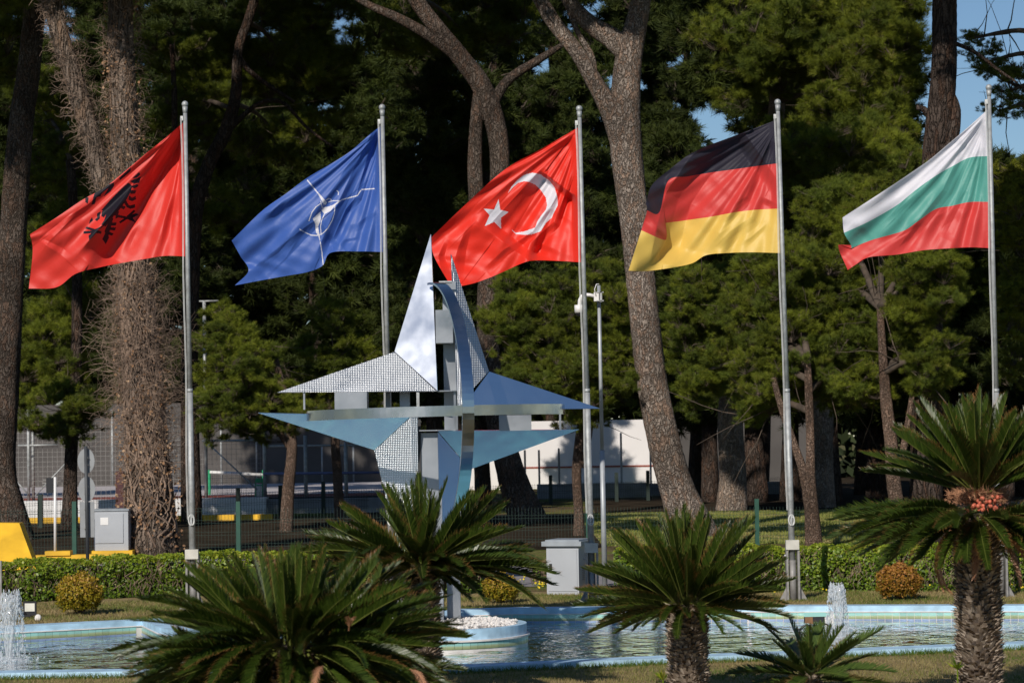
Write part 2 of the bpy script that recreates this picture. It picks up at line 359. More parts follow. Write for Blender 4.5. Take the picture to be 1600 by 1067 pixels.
# pool basin
mb = MB(); n = len(loopO)
for i in range(n):
    j = (i + 1) % n; a, b = loopO[i], loopO[j]; c, d = loopI[j], loopI[i]
    z = RIMZ
    top = [(a.x, a.y, z), (b.x, b.y, z), (c.x, c.y, z), (d.x, d.y, z)]; mb.add(top, [(0, 1, 2, 3)])
    mb.add([(a.x, a.y, -.05), (b.x, b.y, -.05), (b.x, b.y, z), (a.x, a.y, z)], [(0, 1, 2, 3)])
    mb.add([(d.x, d.y, z), (c.x, c.y, z), (c.x, c.y, -.012), (d.x, d.y, -.012)], [(0, 1, 2, 3)])
rim = mb.obj('pool_rim', M_pool, kind='structure'); rim['label'] = 'pale blue painted pool rim'
mb = MB()
for i in range(n):
    j = (i + 1) % n; c, d = loopI[j], loopI[i]
    mb.add([(d.x, d.y, -.012), (c.x, c.y, -.012), (c.x, c.y, -.55), (d.x, d.y, -.55)], [(0, 1, 2, 3)])
mb.obj('pool_wall', M_white_line, kind='structure')
M_pfloor = simple('pool_floor_paint', (.32, .63, .72), .7, var=.25, scale=1.5)
sheet('pool_floor', [(p.x, p.y) for p in loopI], -.55, M_pfloor, kind='structure')
# tiles on the far inner wall
def tilemat():
    m, n, l, b = mat('aqua_tile')
    tc = n.new('ShaderNodeTexCoord'); sp = n.new('ShaderNodeSeparateXYZ'); l.new(tc.outputs['Generated'], sp.inputs[0])
    nz = n.new('ShaderNodeTexNoise'); nz.inputs['Scale'].default_value = 2.5
    oi = n.new('ShaderNodeObjectInfo'); l.new(oi.outputs['Location'], nz.inputs['Vector'])
    ad = n.new('ShaderNodeMath'); ad.operation = 'MULTIPLY_ADD'; ad.inputs[1].default_value = .5; l.new(nz.outputs[0], ad.inputs[0])
    l.new(sp.outputs[2], ad.inputs[2])
    r = ramp(n, [(.35, (.27, .31, .15)), (.62, (.36, .42, .24)), (.85, (.30, .56, .52))]); l.new(ad.outputs[0], r.inputs[0])
    mr = n.new('ShaderNodeMapRange'); mr.inputs[3].default_value = .85; mr.inputs[4].default_value = 1.15; l.new(oi.outputs['Random'], mr.inputs[0])
    s = n.new('ShaderNodeVectorMath'); s.operation = 'SCALE'; l.new(r.outputs[0], s.inputs[0]); l.new(mr.outputs[0], s.inputs['Scale'])
    l.new(s.outputs[0], b.inputs['Base Color']); b.inputs['Roughness'].default_value = .3; return m
M_tile = tilemat(); M_btile = simple('blue_tile', (.22, .30, .46), .3, var=.4, scale=2.5, coord='Object')
t0 = MB(); t0.box((0, 0, 0), (.071, .006, .063)); tile_me = t0.mesh('tile', M_tile)
t1 = MB(); t1.box((0, 0, 0), (.069, .012, .028)); btile_me = t1.mesh('blue_tile', M_btile)
SK0, SK1 = P(1252, 955, 26.2).x, P(1293, 955, 26.2).x
def tile_line(line, parent, x0, x1, side=-1, pitch=.0748, skip=None, ledge=True, closed=False):
    carry = 0; rest = MB()
    for i in range(len(line) - 1):
        a, b = line[i], line[i + 1]; L = (b - a).length; t = (b - a).normalized(); rz = math.atan2(t.y, t.x)
        nn = Vector((-t.y, t.x, 0)) * side; s = carry
        while s + pitch <= L + 1e-6:
            p = a + t * (s + pitch / 2) + nn * .001; s += pitch
            if not (x0 < p.x < x1) or (skip and skip[0] < p.x < skip[1]): continue
            o = bpy.data.objects.new('tile', tile_me); COL.objects.link(o); o.parent = parent; o.location = Vector((p.x, p.y, -.050)) - parent.location; o.rotation_euler = (0, 0, rz)
            rest.box((p.x, p.y, -.099), (.069, .012, .026), rz)
        carry = s - L
    o = rest.obj('waterline_tile', M_btile, parent); o['kind'] = 'stuff'
tile_line(farI, rim, -5.8, 6.1, -1, skip=(SK0, SK1))
# white grout ledge
mb = MB()
for i in range(len(farI) - 1):
    a, b = farI[i], farI[i + 1]; t = (b - a).normalized(); nn = Vector((t.y, -t.x, 0)) * .012
    mb.add([(a.x + nn.x, a.y + nn.y, -.016), (b.x + nn.x, b.y + nn.y, -.016), (b.x + nn.x, b.y + nn.y, -.006), (a.x + nn.x, a.y + nn.y, -.006), (a.x, a.y, -.006), (b.x, b.y, -.006)], [(0, 1, 2, 3), (3, 2, 5, 4)])
mb.obj('grout_ledge', M_white_line, rim)
# skimmer opening
mb = MB(); yy = P(1270, 955, 26.2); ya = float(np.interp((SK0 + SK1) / 2, [p.x for p in farI], [p.y for p in farI])) - .006
w_ = SK1 - SK0
mb.box(((SK0 + SK1) / 2, ya - .004, -.085), (w_, .012, .05)); sk = mb.obj('skimmer_opening', M_blackp, rim)
mb = MB(); mb.box(((SK0 + SK1) / 2, ya - .012, -.036), (w_, .02, .045)); mb.box((SK0 + .05, ya - .014, -.083), (.08, .012, .045), mi=1)
mb.obj('skimmer_frame', [M_tile, simple('rust', (.22, .11, .05), .8)], rim)

# water
def watermat():
    m = bpy.data.materials.new('pool_water'); m.use_nodes = True; n = m.node_tree.nodes; l = m.node_tree.links; n.clear()
    out = n.new('ShaderNodeOutputMaterial'); tr = n.new('ShaderNodeBsdfTransparent'); tr.inputs[0].default_value = (.80, .95, .98, 1)
    gl = n.new('ShaderNodeBsdfGlossy'); gl.inputs['Roughness'].default_value = .03; gl.inputs[0].default_value = (1, 1, 1, 1)
    fr = n.new('ShaderNodeFresnel'); fr.inputs[0].default_value = 1.26; mx = n.new('ShaderNodeMixShader')
    tc = n.new('ShaderNodeTexCoord'); mp = n.new('ShaderNodeMapping'); mp.inputs['Scale'].default_value = (1, .8, 1); l.new(tc.outputs['Object'], mp.inputs[0])
    nz = n.new('ShaderNodeTexNoise'); nz.inputs['Scale'].default_value = 4.2; nz.inputs['Detail'].default_value = 3; nz.inputs['Roughness'].default_value = .5; nz.inputs['Distortion'].default_value = .5; l.new(mp.outputs[0], nz.inputs['Vector'])
    bp = n.new('ShaderNodeBump'); bp.inputs['Strength'].default_value = 1; bp.inputs['Distance'].default_value = .05
    l.new(nz.outputs[0], bp.inputs['Height']); l.new(bp.outputs[0], gl.inputs['Normal']); l.new(bp.outputs[0], fr.inputs['Normal'])
    l.new(fr.outputs[0], mx.inputs[0]); l.new(tr.outputs[0], mx.inputs[1]); l.new(gl.outputs[0], mx.inputs[2]); l.new(mx.outputs[0], out.inputs[0]); return m
M_water = watermat()
wat = sheet('water', [(p.x, p.y) for p in offs(farO, -RW - .002)] + [(p.x, p.y) for p in offs(nearO, RW + .002)[::-1]], WATZ, M_water, kind='structure')

# ------------------------------------------------------------------ island planter
IC = P(682, 980, 23.6); IC.z = 0; IR = .85
isl = empty('round_planter', IC, 'round pale blue planter ring with white pebbles standing in the pool', 'planter')
def ringmesh(r0, r1, z0, z1, seg=72):
    mb = MB(); vs = []
    for k in range(seg):
        a = 2 * math.pi * k / seg; c, s = math.cos(a), math.sin(a)
        vs += [(r1 * c, r1 * s, z0), (r1 * c, r1 * s, z1), (r0 * c, r0 * s, z1), (r0 * c, r0 * s, z0)]
    fs = []
    for k in range(seg):
        a, b = k * 4, ((k + 1) % seg) * 4
        fs += [(a, b, b + 1, a + 1), (a + 1, b + 1, b + 2, a + 2), (a + 2, b + 2, b + 3, a + 3)]
    mb.add(vs, fs); return mb
o = ringmesh(IR - .07, IR, .004, .10).obj('planter_wall', M_pool, smooth=False); o.parent = isl
o = ringmesh(IR - .05, IR + .03, -.012, .004).obj('white_ledge', M_white_line); o.parent = isl
o = ringmesh(IR - .05, IR + .008, -.55, -.012).obj('planter_base', M_white_line); o.parent = isl
nT = int(2 * math.pi * (IR + .014) / .0748)
for k in range(nT):
    a = 2 * math.pi * k / nT
    if math.sin(a) > .15: continue
    o = bpy.data.objects.new('tile', tile_me); COL.objects.link(o); o.parent = isl; o.location = ((IR + .010) * math.cos(a), (IR + .010) * math.sin(a), -.046); o.rotation_euler = (0, 0, a + math.pi / 2)
mb = MB()
for k in range(1500):
    r = (IR - .08) * math.sqrt(random.random()); a = random.uniform(0, 2 * math.pi); s = random.uniform(.012, .028)
    c = Vector((r * math.cos(a), r * math.sin(a), .085 + .035 * (1 - (r / IR) ** 2) + random.uniform(0, .02))); 
    vs = [c + Vector((dx * s * random.uniform(.6, 1.2), dy * s * random.uniform(.6, 1.2), dz * s * random.uniform(.5, .9))) for dx, dy, dz in ((1, 0, 0), (0, 1, 0), (-1, 0, 0), (0, -1, 0), (0, 0, 1), (0, 0, -1))]
    mb.add(vs, [(0, 1, 4), (1, 2, 4), (2, 3, 4), (3, 0, 4), (1, 0, 5), (2, 1, 5), (3, 2, 5), (0, 3, 5)])
o = mb.obj('pebbles', M_stone, kind='stuff'); o.parent = isl
mb = MB(); mb.add([((IR - .06) * math.cos(a * math.pi / 16), (IR - .06) * math.sin(a * math.pi / 16), .075) for a in range(32)], [tuple(range(32))])
o = mb.obj('pebble_bed', M_stone); o.parent = isl

# ------------------------------------------------------------------ sculpture
SY = 23.6
scl = empty('star_sculpture', (IC.x, IC.y, .08), 'tall stainless steel four pointed star sculpture with crossing rings in the pool', 'sculpture')
def blade(name, pts, m_, label=None, th=.012):
    v = [P(x, y, SY + d) for x, y, d in pts]
    nrm = (v[1] - v[0]).cross(v[2] - v[0]).normalized()
    if nrm.y > 0: nrm = -nrm
    mb = MB(); mb.prism(v, -nrm * th); return mb.obj(name, m_, scl, label=label)
TD, CDp, ND = .25, -.27, -.02   # tip, centre, notch depth
blade('upper_blade', [(673, 366, TD), (683, 610, CDp), (616.5, 549, ND)], M_smooth, 'smooth bright upper left blade')
blade('side_blade', [(433, 613, TD - .1), (616, 550, ND + .003), (682, 611, CDp + .003)], M_text, 'patterned left blade')
blade('upper_blade', [(705, 397, TD), (764, 580, ND), (733, 614, CDp + .04), (716, 640, CDp + .03)], M_text, 'patterned upper right blade')
blade('side_blade', [(764.5, 580.5, ND), (938, 638, TD), (720, 641, CDp + .06)], M_smooth, 'smooth right blade')
blade('lower_blade', [(403, 645, TD), (641, 651, CDp), (585, 703, ND)], M_mirror, 'polished lower left blade')
blade('lower_blade', [(641, 652, CDp), (653, 652, CDp + .02), (653, 975, TD), (585, 704, ND)], M_text, 'patterned lower blade')
blade('lower_blade', [(684, 673, CDp), (905, 671, TD), (735, 733, ND)], M_mirror, 'polished lower right blade')
blade('lower_blade', [(684, 675, CDp), (735, 734, ND), (690, 950, TD)], M_smooth, 'smooth lower right blade')
RC = P(681, 645, SY); RR = 1.22
def arc_band(f, n, width_vec, name, hb=.05, th=.02):
    mb = MB(); vs = []
    for i in range(n + 1):
        c, rad = f(i / n)
        for wv, r in ((-hb, 0), (hb, 0), (hb, -th), (-hb, -th)): vs.append(c + width_vec * wv + rad * r)
    fs = [(i * 4 + k, i * 4 + (k + 1) % 4, (i + 1) * 4 + (k + 1) % 4, (i + 1) * 4 + k) for i in range(n) for k in range(4)]
    fs += [(0, 1, 2, 3), (n * 4 + 3, n * 4 + 2, n * 4 + 1, n * 4)]
    mb.add(vs, fs); return mb.obj(name, M_ring, scl)
tl = R(-.9)
def hring(t):
    a = math.pi + math.pi * t; d = Vector((math.cos(a), math.sin(a), math.cos(a) * .012)); return RC + d * RR, d
arc_band(hring, 64, Vector((0, 0, 1)), 'horizontal_ring', .047)
hdir = Vector((math.sin(R(15.5)), -math.cos(R(15.5)), 0)); pw = Vector((math.cos(R(15.5)), math.sin(R(15.5)), 0))
def vring(t):
    a = R(92) - R(175) * t; d = hdir * math.cos(a) + Vector((0, 0, 1)) * math.sin(a); return RC + d * (RR + .012), d
arc_band(vring, 64, pw, 'vertical_ring', .055)
def pbox(x0, y0, x1, y1, Y, depth, m_, name, lab=None):
    a = P(x0, y1, Y); b = P(x1, y0, Y); mb = MB()
    mb.box(((a.x + b.x) / 2, Y + depth / 2, (a.z + b.z) / 2), (b.x - a.x, depth, b.z - a.z)); return mb.obj(name, m_, scl, label=lab)
pbox(681, 484, 707, 536, SY - .15, .3, M_plate, 'bracket_box')
pbox(523, 612, 573, 641, SY - .25, .3, M_plate, 'bracket_box')
pbox(780, 648, 830, 673, SY - .25, .3, M_plate, 'bracket_box')
pbox(699, 440, 712, 975, SY + .12, .14, M_plate, 'column')
pbox(657, 676, 689, 975, SY - .1, .3, M_plate, 'column')
pbox(653, 655, 657, 975, SY - .12, .05, M_dplate, 'column_edge')
pbox(625, 612, 640, 655, SY + .1, .05, M_plate, 'strut'); pbox(603, 612, 610, 655, SY + .2, .05, M_galv, 'strut')
pbox(651, 611, 655, 640, SY - .2, .03, M_galv, 'strut'); pbox(474, 612, 476.5, 640, SY + .1, .02, M_plate, 'strut'); pbox(874, 640, 876.5, 672, SY + .1, .02, M_plate, 'strut')
pbox(683, 609.5, 712, 611.5, SY - .2, .5, M_plate, 'frame_bar'); pbox(655, 671, 712, 673.5, SY - .2, .5, M_plate, 'frame_bar'); pbox(709.5, 611, 712, 672, SY - .15, .05, M_plate, 'frame_bar')
mb = MB(); mb.tube([P(686, 441, SY), P(706, 440.5, SY)], .012); mb.obj('tie_rod', M_galv, scl)
mb = MB(); c = P(682, 950, SY); mb.box((c.x, SY, .1), (.5, .5, .08)); mb.obj('base_plate', M_galv_d, scl)

# ------------------------------------------------------------------ flagpoles
PY = 27.6
poles = [((289, 163), (302, 940), 'leftmost'), ((597, 168), (613, 940), ''), ((905, 170), (926, 942), ''), ((1215, 160), (1240, 938), ''), ((1545, 137), (1564, 935), '')]
plabels = ['galvanised flagpole flying the red flag with the black eagle', 'galvanised flagpole flying the blue compass star flag', 'galvanised flagpole flying the red crescent flag beside the electric cabinet',
           'galvanised flagpole flying the black red and gold flag', 'galvanised flagpole flying the white green and red flag behind the tall sago palm']
for (tp, bt, _), lab in zip(poles, plabels):
    T = P(tp[0], tp[1], PY); B = P(bt[0], bt[1], PY); B.z = 0
    pe = empty('flagpole', B, lab, 'flagpole', 'flagpoles along the pool')
    at = lambda z: B + (T - B) * (z / T.z)
    zj = P(bt[0], 610, PY).z
    mb = MB(); mb.tube([at(.35), at(zj)], [.036, .033], 16); mb.obj('lower_section', M_galv, pe, True)
    mb = MB(); mb.tube([at(zj - .003), at(T.z - .05)], [.028, .022], 16); mb.tube([at(zj - .02), at(zj + .02)], .0345, 16); mb.obj('upper_section', M_galv, pe, True)
    mb = MB(); mb.sphere(T, .036, 16, 12); mb.tube([at(T.z - .1), at(T.z - .03)], [.024, .030], 12); mb.obj('finial', M_galv, pe, True)
    mb = MB(); mb.box(at(T.z - .16) + Vector((-.035, -.01, 0)), (.03, .03, .05)); mb.obj('pulley', M_rope, pe)
    mb = MB()
    mb.tube([at(0) + Vector((0, 0, -.02)), at(.45)], .040, 14); mb.obj('base_tube', M_galv_d, pe, True)
    mb = MB()
    for sx in (-1, 1): mb.box(at(.30) + Vector((sx * .062, 0, 0)), (.022, .12, .60))
    mb.obj('channel_bracket', M_galv_d, pe)
    mb = MB(); mb.box(at(.62) + Vector((0, -.045, 0)), (.145, .07, .105)); mb.obj('clamp_plate', simple('clamp_plate_paint', (.55, .53, .47), .5), pe)
    mb = MB(); mb.tube([at(.5) + Vector((-.09, -.02, 0)), at(.5) + Vector((-.05, -.02, 0))], .012, 8); mb.obj('bolt', M_galv, pe)
    mb = MB()
    for sx in (-1, 1):
        p = at(0); mb.prism([p + Vector((sx * .075, -.01, 0)), p + Vector((sx * .16, -.01, 0)), p + Vector((sx * .075, -.01, .16))], Vector((0, .012, 0)))
    mb.obj('gusset', M_galv_d, pe)
    mb = MB()
    for dx, x in ((-.035, 0), (-.045, .01)): mb.tube([at(z) + Vector((dx + math.sin(z * 3 + x) * .006, -.03, 0)) for z in np.linspace(1.0, T.z - .16, 14)], .003, 5)
    zc = P(bt[0], 812, PY).z
    mb.tube([at(zc) + Vector((.0 + .03 * math.sin(a), -.045, .06 * math.cos(a))) for a in np.linspace(0, 2 * math.pi, 12)], .008, 6)
    mb.tube([at(zc) + Vector((.012 + .02 * math.sin(a), -.052, -.01 + .045 * math.cos(a))) for a in np.linspace(0, 2 * math.pi, 12)], .007, 6)
    mb.obj('halyard', M_rope, pe)
    mb = MB(); mb.box(at(zc) + Vector((0, -.045, 0)), (.02, .03, .12)); mb.obj('cleat', M_galv, pe)

# ------------------------------------------------------------------ flags
def smooth(e0, e1, x): t = np.clip((x - e0) / (e1 - e0), 0, 1); return t * t * (3 - 2 * t)
def polydist(X, Y, pl):
    """signed distance to polyline (positive on the lower/right side), parameter along 0..1"""
    best = np.full(X.shape, 1e9); sg = np.zeros(X.shape); par = np.zeros(X.shape)
    L = [math.hypot(pl[i + 1][0] - pl[i][0], pl[i + 1][1] - pl[i][1]) for i in range(len(pl) - 1)]; tot = sum(L); acc = 0
    for i in range(len(pl) - 1):
        ax, ay = pl[i]; bx, by = pl[i + 1]; dx, dy = (bx - ax) / L[i], (by - ay) / L[i]
        t = (X - ax) * dx + (Y - ay) * dy; tc = np.clip(t, 0, L[i]); d = np.hypot(X - ax - tc * dx, Y - ay - tc * dy)
        cr_ = dx * (Y - ay) - dy * (X - ax)
        up = d < best - 1e-6; best = np.where(up, d, best); sg = np.where(up, -np.sign(cr_), sg); par = np.where(up, (acc + tc) / tot, par); acc += L[i]
    return best * sg, par
def inpoly(X, Y, poly):
    c = np.zeros(X.shape, bool); n = len(poly)
    for i in range(n):
        x0, y0 = poly[i]; x1, y1 = poly[(i + 1) % n]
        if y0 == y1: continue
        h = ((y0 > Y) != (y1 > Y)) & (X < (x1 - x0) * (Y - y0) / (y1 - y0) + x0); c ^= h
    return c
def make_flag(label, hoistx, rows, vs, stripes, mats, folds, prints=None, nu=380, nv=250, extra=None, phase=0.):
    """rows: traced cloth lines hoist to fly; vs: their v; folds: (polyline, width, depth, decay)"""
    k = len(rows); cols = [cr(r, nu) for r in rows]                       # each (nu,2)
    A = np.stack(cols, 0)                                                  # k,nu,2
    vv = np.linspace(0, 1, nv); out = np.zeros((nv, nu, 2))
    vs = np.array(vs); 
    # monotone piecewise cubic (Catmull-Rom with non-uniform knots)
    tang = np.zeros_like(A)
    for i in range(k):
        a, b = max(i - 1, 0), min(i + 1, k - 1); tang[i] = (A[b] - A[a]) / (vs[b] - vs[a])
    for j, v in enumerate(vv):
        i = min(np.searchsorted(vs, v, side='right') - 1, k - 2); h = vs[i + 1] - vs[i]; t = (v - vs[i]) / h
        out[j] = (2 * t**3 - 3 * t**2 + 1) * A[i] + (t**3 - 2 * t**2 + t) * h * tang[i] + (-2 * t**3 + 3 * t**2) * A[i + 1] + (t**3 - t**2) * h * tang[i + 1]
    X, Yp = out[..., 0], out[..., 1]; U, V = np.meshgrid(np.linspace(0, 1, nu), vv)
    D = np.zeros_like(X)
    for pl, wd, amp, dec in folds:
        s, par = polydist(X, Yp, pl)
        if abs(wd) < 15: wd, amp = wd * 1.5, amp * .85
        w0 = wd * (.35 + .65 * par) if wd > 0 else -wd
        ln_ = sum(math.hypot(pl[q + 1][0] - pl[q][0], pl[q + 1][1] - pl[q][1]) for q in range(len(pl) - 1)); fe = .12 if ln_ > 110 else .4
        q0 = s / w0; step = .75 * np.clip(q0 + .5, 0, 1) + .25 * smooth(-.6, .6, q0)
        D += amp * step * np.exp(-np.clip(s, 0, None) / dec) * smooth(0, fe, par + .03) * smooth(0, fe * 1.3, 1.03 - par)
    # general billow, anchored at the hoist
    D += U * (.10 * np.sin(5.5 * U + 2.2 * V + phase) + .016 * np.sin(13 * U - 7 * V + phase * 2))
    D += .006 * np.sin(38 * U + 16 * V + 3 * np.sin(6 * V + phase)) * smooth(0, .15, U) * np.sin(3.1 * V)
    th = np.arctan2(Yp - hoistx[1], hoistx[0] - X + 4.0); rr_ = np.hypot(X - hoistx[0], Yp - hoistx[1]) / 141.0
    D += (.0055 + .014 * np.clip(rr_, 0, 1.3)) * (np.sin(th * 31 + phase * 3 + .8 * np.sin(rr_ * 5 + phase)) + .6 * np.sin(th * 57 + rr_ * 3 + phase)) * smooth(.05, .4, rr_) * (.35 + .65 * np.sin(th * 5 + phase) ** 2)
    D += .006 * np.sin(26 * U * (1 + .3 * V) + 9 * V + 2.5 * np.sin(5 * V + phase)) * smooth(.5, 1, U)
    hz = smooth(0, .06, U); D *= hz
    if extra is not None: D += extra(U, V)
    W = PA(X, Yp, PY + D)
    idx = np.arange(nu * nv).reshape(nv, nu)
    F = np.stack([idx[:-1, :-1], idx[1:, :-1], idx[1:, 1:], idx[:-1, 1:]], -1).reshape(-1, 4)
    me = npmesh('flag', W.reshape(-1, 3), F, mats, smooth=True)
    cx = (X[:-1, :-1] + X[1:, 1:]) / 2; cy = (Yp[:-1, :-1] + Yp[1:, 1:]) / 2; cv = (V[:-1, :-1] + V[1:, 1:]) / 2
    mi = np.zeros(cx.shape, int)
    for th, ix in stripes: mi[cv > th] = ix
    if prints is not None:
        for kind, data in prints:
            if kind == 'poly':
                mi[inpoly(cx, cy, data)] = 1
                if len(prints) > 17: mi[np.abs(polydist(cx, cy, data + data[:1])[0]) < .5] = 1
            else:
                s, par = polydist(cx, cy, data[0]); mi[np.abs(s) < data[1] / 2] = 1
    me.polygons.foreach_set('material_index', mi.ravel().astype(np.int32))
    org = Vector(PA(hoistx[0], hoistx[1], PY)); 
    me.transform(Matrix.Translation(-org))
    o = bpy.data.objects.new('flag', me); COL.objects.link(o); o.location = org; tag(o, label, 'flag', 'flags on the flagpoles')
    return o
def tr(pts, ox, oy, s): return [(ox + x / s, oy + y / s) for x, y in pts]
# Albanian
ea_ = 1
ea = lambda p: ('poly', tr(p, 120, 250, 7.625))
alb_pr = [ea(p) for p in [
    [(615, 275), (655, 310), (640, 380), (600, 450), (570, 500), (530, 560), (490, 610), (440, 660), (400, 720), (340, 790), (295, 770), (330, 720), (352, 650), (350, 605), (298, 598), (400, 482), (500, 378), (560, 320)],
    [(640, 255), (760, 205), (740, 270), (680, 280)], [(670, 215), (740, 150), (752, 175), (715, 210)], [(650, 320), (720, 290), (728, 312), (690, 338)],
    [(640, 365), (705, 368), (690, 400), (645, 402)], [(628, 430), (655, 455), (700, 436), (702, 470), (660, 488), (618, 472)], [(588, 490), (622, 548), (690, 533), (687, 567), (640, 580), (598, 560), (568, 515)], [(538, 545), (578, 560), (560, 587), (528, 572)],
    [(470, 650), (500, 660), (600, 680), (700, 640), (735, 650), (660, 690), (700, 742), (620, 710), (600, 702), (520, 752), (508, 740), (570, 695), (490, 682), (465, 697)], [(600, 670), (680, 598), (692, 612), (625, 683)], [(470, 600), (500, 620), (480, 665), (450, 660)],
    [(420, 680), (430, 700), (415, 750), (470, 750), (462, 777), (410, 780), (400, 808), (462, 808), (452, 837), (390, 832), (385, 860), (432, 880), (420, 898), (372, 888), (380, 925), (345, 998), (308, 945), (338, 880), (338, 840), (368, 770)],
    [(330, 778), (240, 838), (292, 853), (290, 877), (230, 867), (150, 952), (143, 900), (190, 870), (80, 877), (85, 853), (200, 845), (105, 817), (120, 798), (220, 828)],
    [(245, 640), (282, 620), (268, 700), (240, 727), (218, 710), (245, 690)], [(298, 620), (340, 588), (350, 640), (322, 682), (298, 670)],
    [(510, 215), (640, 95), (640, 130), (560, 200), (515, 237)], [(375, 300), (440, 270), (440, 312), (400, 372), (325, 432), (375, 350)],
    [(215, 400), (370, 305), (375, 332), (290, 402), (280, 432), (232, 442), (212, 522), (180, 530), (200, 450)], [(105, 450), (138, 450), (128, 517), (105, 502)], [(180, 690), (190, 720), (150, 755), (160, 720)]]]
make_flag('red flag with a black double headed eagle streaming left', (288, 190),
    [[(289, 189), (262, 213), (233, 236), (201, 263), (165, 292), (128, 313), (88, 340), (47, 366)],
     [(292, 295), (262, 304), (232, 314), (200, 327), (160, 347), (120, 368), (85, 384), (51, 393)],
     [(294, 401), (258, 400), (225, 405), (190, 411), (155, 418), (118, 428), (88, 449), (45, 451)]], [0, .5, 1], [], [M_red2, M_black],
    [([(286, 200), (243, 262), (190, 345), (140, 412)], 48, .42, 80), ([(250, 225), (195, 275), (140, 325), (80, 365)], 10, .09, 30),
     ([(272, 300), (262, 345), (258, 400)], 12, .08, 40), ([(60, 372), (95, 392), (112, 408)], 9, .08, 30), ([(215, 350), (190, 400)], 10, .05, 22), ([(120, 330), (70, 375), (50, 400)], 16, -.10, 30)],
    alb_pr, phase=.3)
# NATO
na = lambda p: tr(p, 460, 270, 7.114)
nl = lambda p, w_: ('line', (na(p), w_ / 7.114))
nato_pr = [nl([(145, 85), (262, 228)], 13), ('poly', na([(258, 228), (278, 235), (362, 330), (348, 360), (322, 350)])),
    ('poly', na([(298, 415), (328, 385), (375, 378), (430, 358), (500, 312), (540, 298), (455, 362), (402, 425), (335, 464), (318, 440)])),
    ('poly', na([(290, 432), (203, 512), (233, 570), (238, 660), (265, 700), (290, 778), (272, 650), (264, 600), (294, 520)])),
    nl([(288, 770), (305, 880), (320, 1025)], 11), nl([(335, 455), (300, 540), (290, 600), (298, 690)], 9),
    nl([(290, 345), (240, 380), (195, 440), (162, 535)], 10), nl([(60, 630), (120, 665), (190, 695), (250, 698), (310, 680), (370, 620), (420, 530), (445, 450), (450, 360)], 10),
    nl([(470, 200), (490, 215), (488, 245)], 9), nl([(350, 303), (385, 288), (410, 300)], 10), nl([(375, 327), (430, 312), (510, 312)], 10),
    nl([(530, 300), (700, 255)], 12), nl([(700, 255), (738, 198)], 11), nl([(750, 188), (885, 178)], 12), nl([(293, 318), (310, 390)], 9)]
make_flag('deep blue flag with a white compass star streaming left', (596, 198),
    [[(595, 197), (576, 212), (547, 237), (514, 258), (480, 278), (445, 304), (409, 330), (362, 376)],
     [(598.5, 296), (566, 306), (533, 320), (500, 338), (467, 355), (436, 373), (405, 388), (376, 401)],
     [(601, 352), (562, 357), (522, 363), (500, 386), (473, 399), (443, 409), (415, 416), (388, 424)],
     [(602.5, 394), (562, 393), (517, 395), (504, 415), (481, 425), (448, 431), (409, 438), (367, 446)]], [0, .5, .8, 1], [], [M_blue, M_white],
    [([(590, 205), (560, 265), (530, 330), (500, 400)], -9, .13, 26), ([(592, 205), (577, 255), (561, 310), (545, 330), (520, 385)], -7, .14, 24), ([(575, 225), (548, 262), (520, 305), (490, 350)], -8, .06, 22),
     ([(500, 345), (470, 370), (420, 415), (400, 435)], 30, .10, 50), ([(450, 310), (425, 335), (400, 345)], 8, .05, 20), ([(590, 330), (560, 355), (540, 360)], 10, .04, 16), ([(560, 372), (540, 378), (524, 392)], 8, .04, 14),
     ([(596, 260), (593, 330), (600, 392)], -5, .04, 12), ([(470, 360), (440, 400), (395, 435)], 14, -.08, 30)],
    nato_pr, phase=1.1)
# Turkish
tk = lambda p: ('poly', tr(p, 740, 250, 7.62))
make_flag('bright red flag with a white crescent and star streaming left', (904, 200),
    [[(904, 199), (870, 219), (837, 238), (804, 255), (775, 276), (742, 306), (709, 337), (674, 371)],
     [(906.5, 305), (873, 311), (838, 320), (804, 331), (772, 346), (742, 364), (711, 383), (678, 400)],
     [(908.5, 410), (876, 408), (837, 407), (817, 411), (786, 425), (765, 434), (739, 443), (706, 450)]], [0, .5, 1], [], [M_red, M_white],
    [([(895, 212), (850, 250), (800, 290), (745, 345)], 16, .08, 45), ([(862, 225), (800, 262), (740, 312), (690, 365)], 14, .07, 30), ([(888, 300), (870, 350), (835, 385), (828, 405)], 18, .13, 30),
     ([(860, 325), (835, 365), (790, 395), (760, 425)], 9, .07, 26), ([(893, 290), (880, 335), (868, 365)], 6, .035, 14), ([(900, 260), (886, 300), (872, 330)], 6, .03, 14),
     ([(735, 350), (722, 390), (712, 440)], 14, .10, 40), ([(850, 270), (812, 320), (775, 370)], 40, .26, 60), ([(700, 370), (690, 400), (700, 440)], 10, .08, 25), ([(845, 380), (835, 405)], 16, .08, 18)],
    [tk([(297, 470), (318, 595), (418, 620), (325, 690), (328, 822), (245, 738), (132, 790), (190, 660), (122, 580), (243, 592)]),
     tk([(405, 405), (450, 320), (520, 240), (600, 180), (700, 152), (800, 175), (900, 245), (965, 330), (1000, 450), (1003, 540), (960, 620), (930, 690), (860, 750), (800, 850), (690, 888), (600, 892), (505, 885), (445, 825), (500, 868), (600, 852), (735, 805), (760, 730), (800, 670), (860, 590), (875, 540), (860, 450), (800, 360), (740, 300), (660, 262), (600, 255), (530, 275), (470, 325), (430, 370)])],
    phase=2.0)
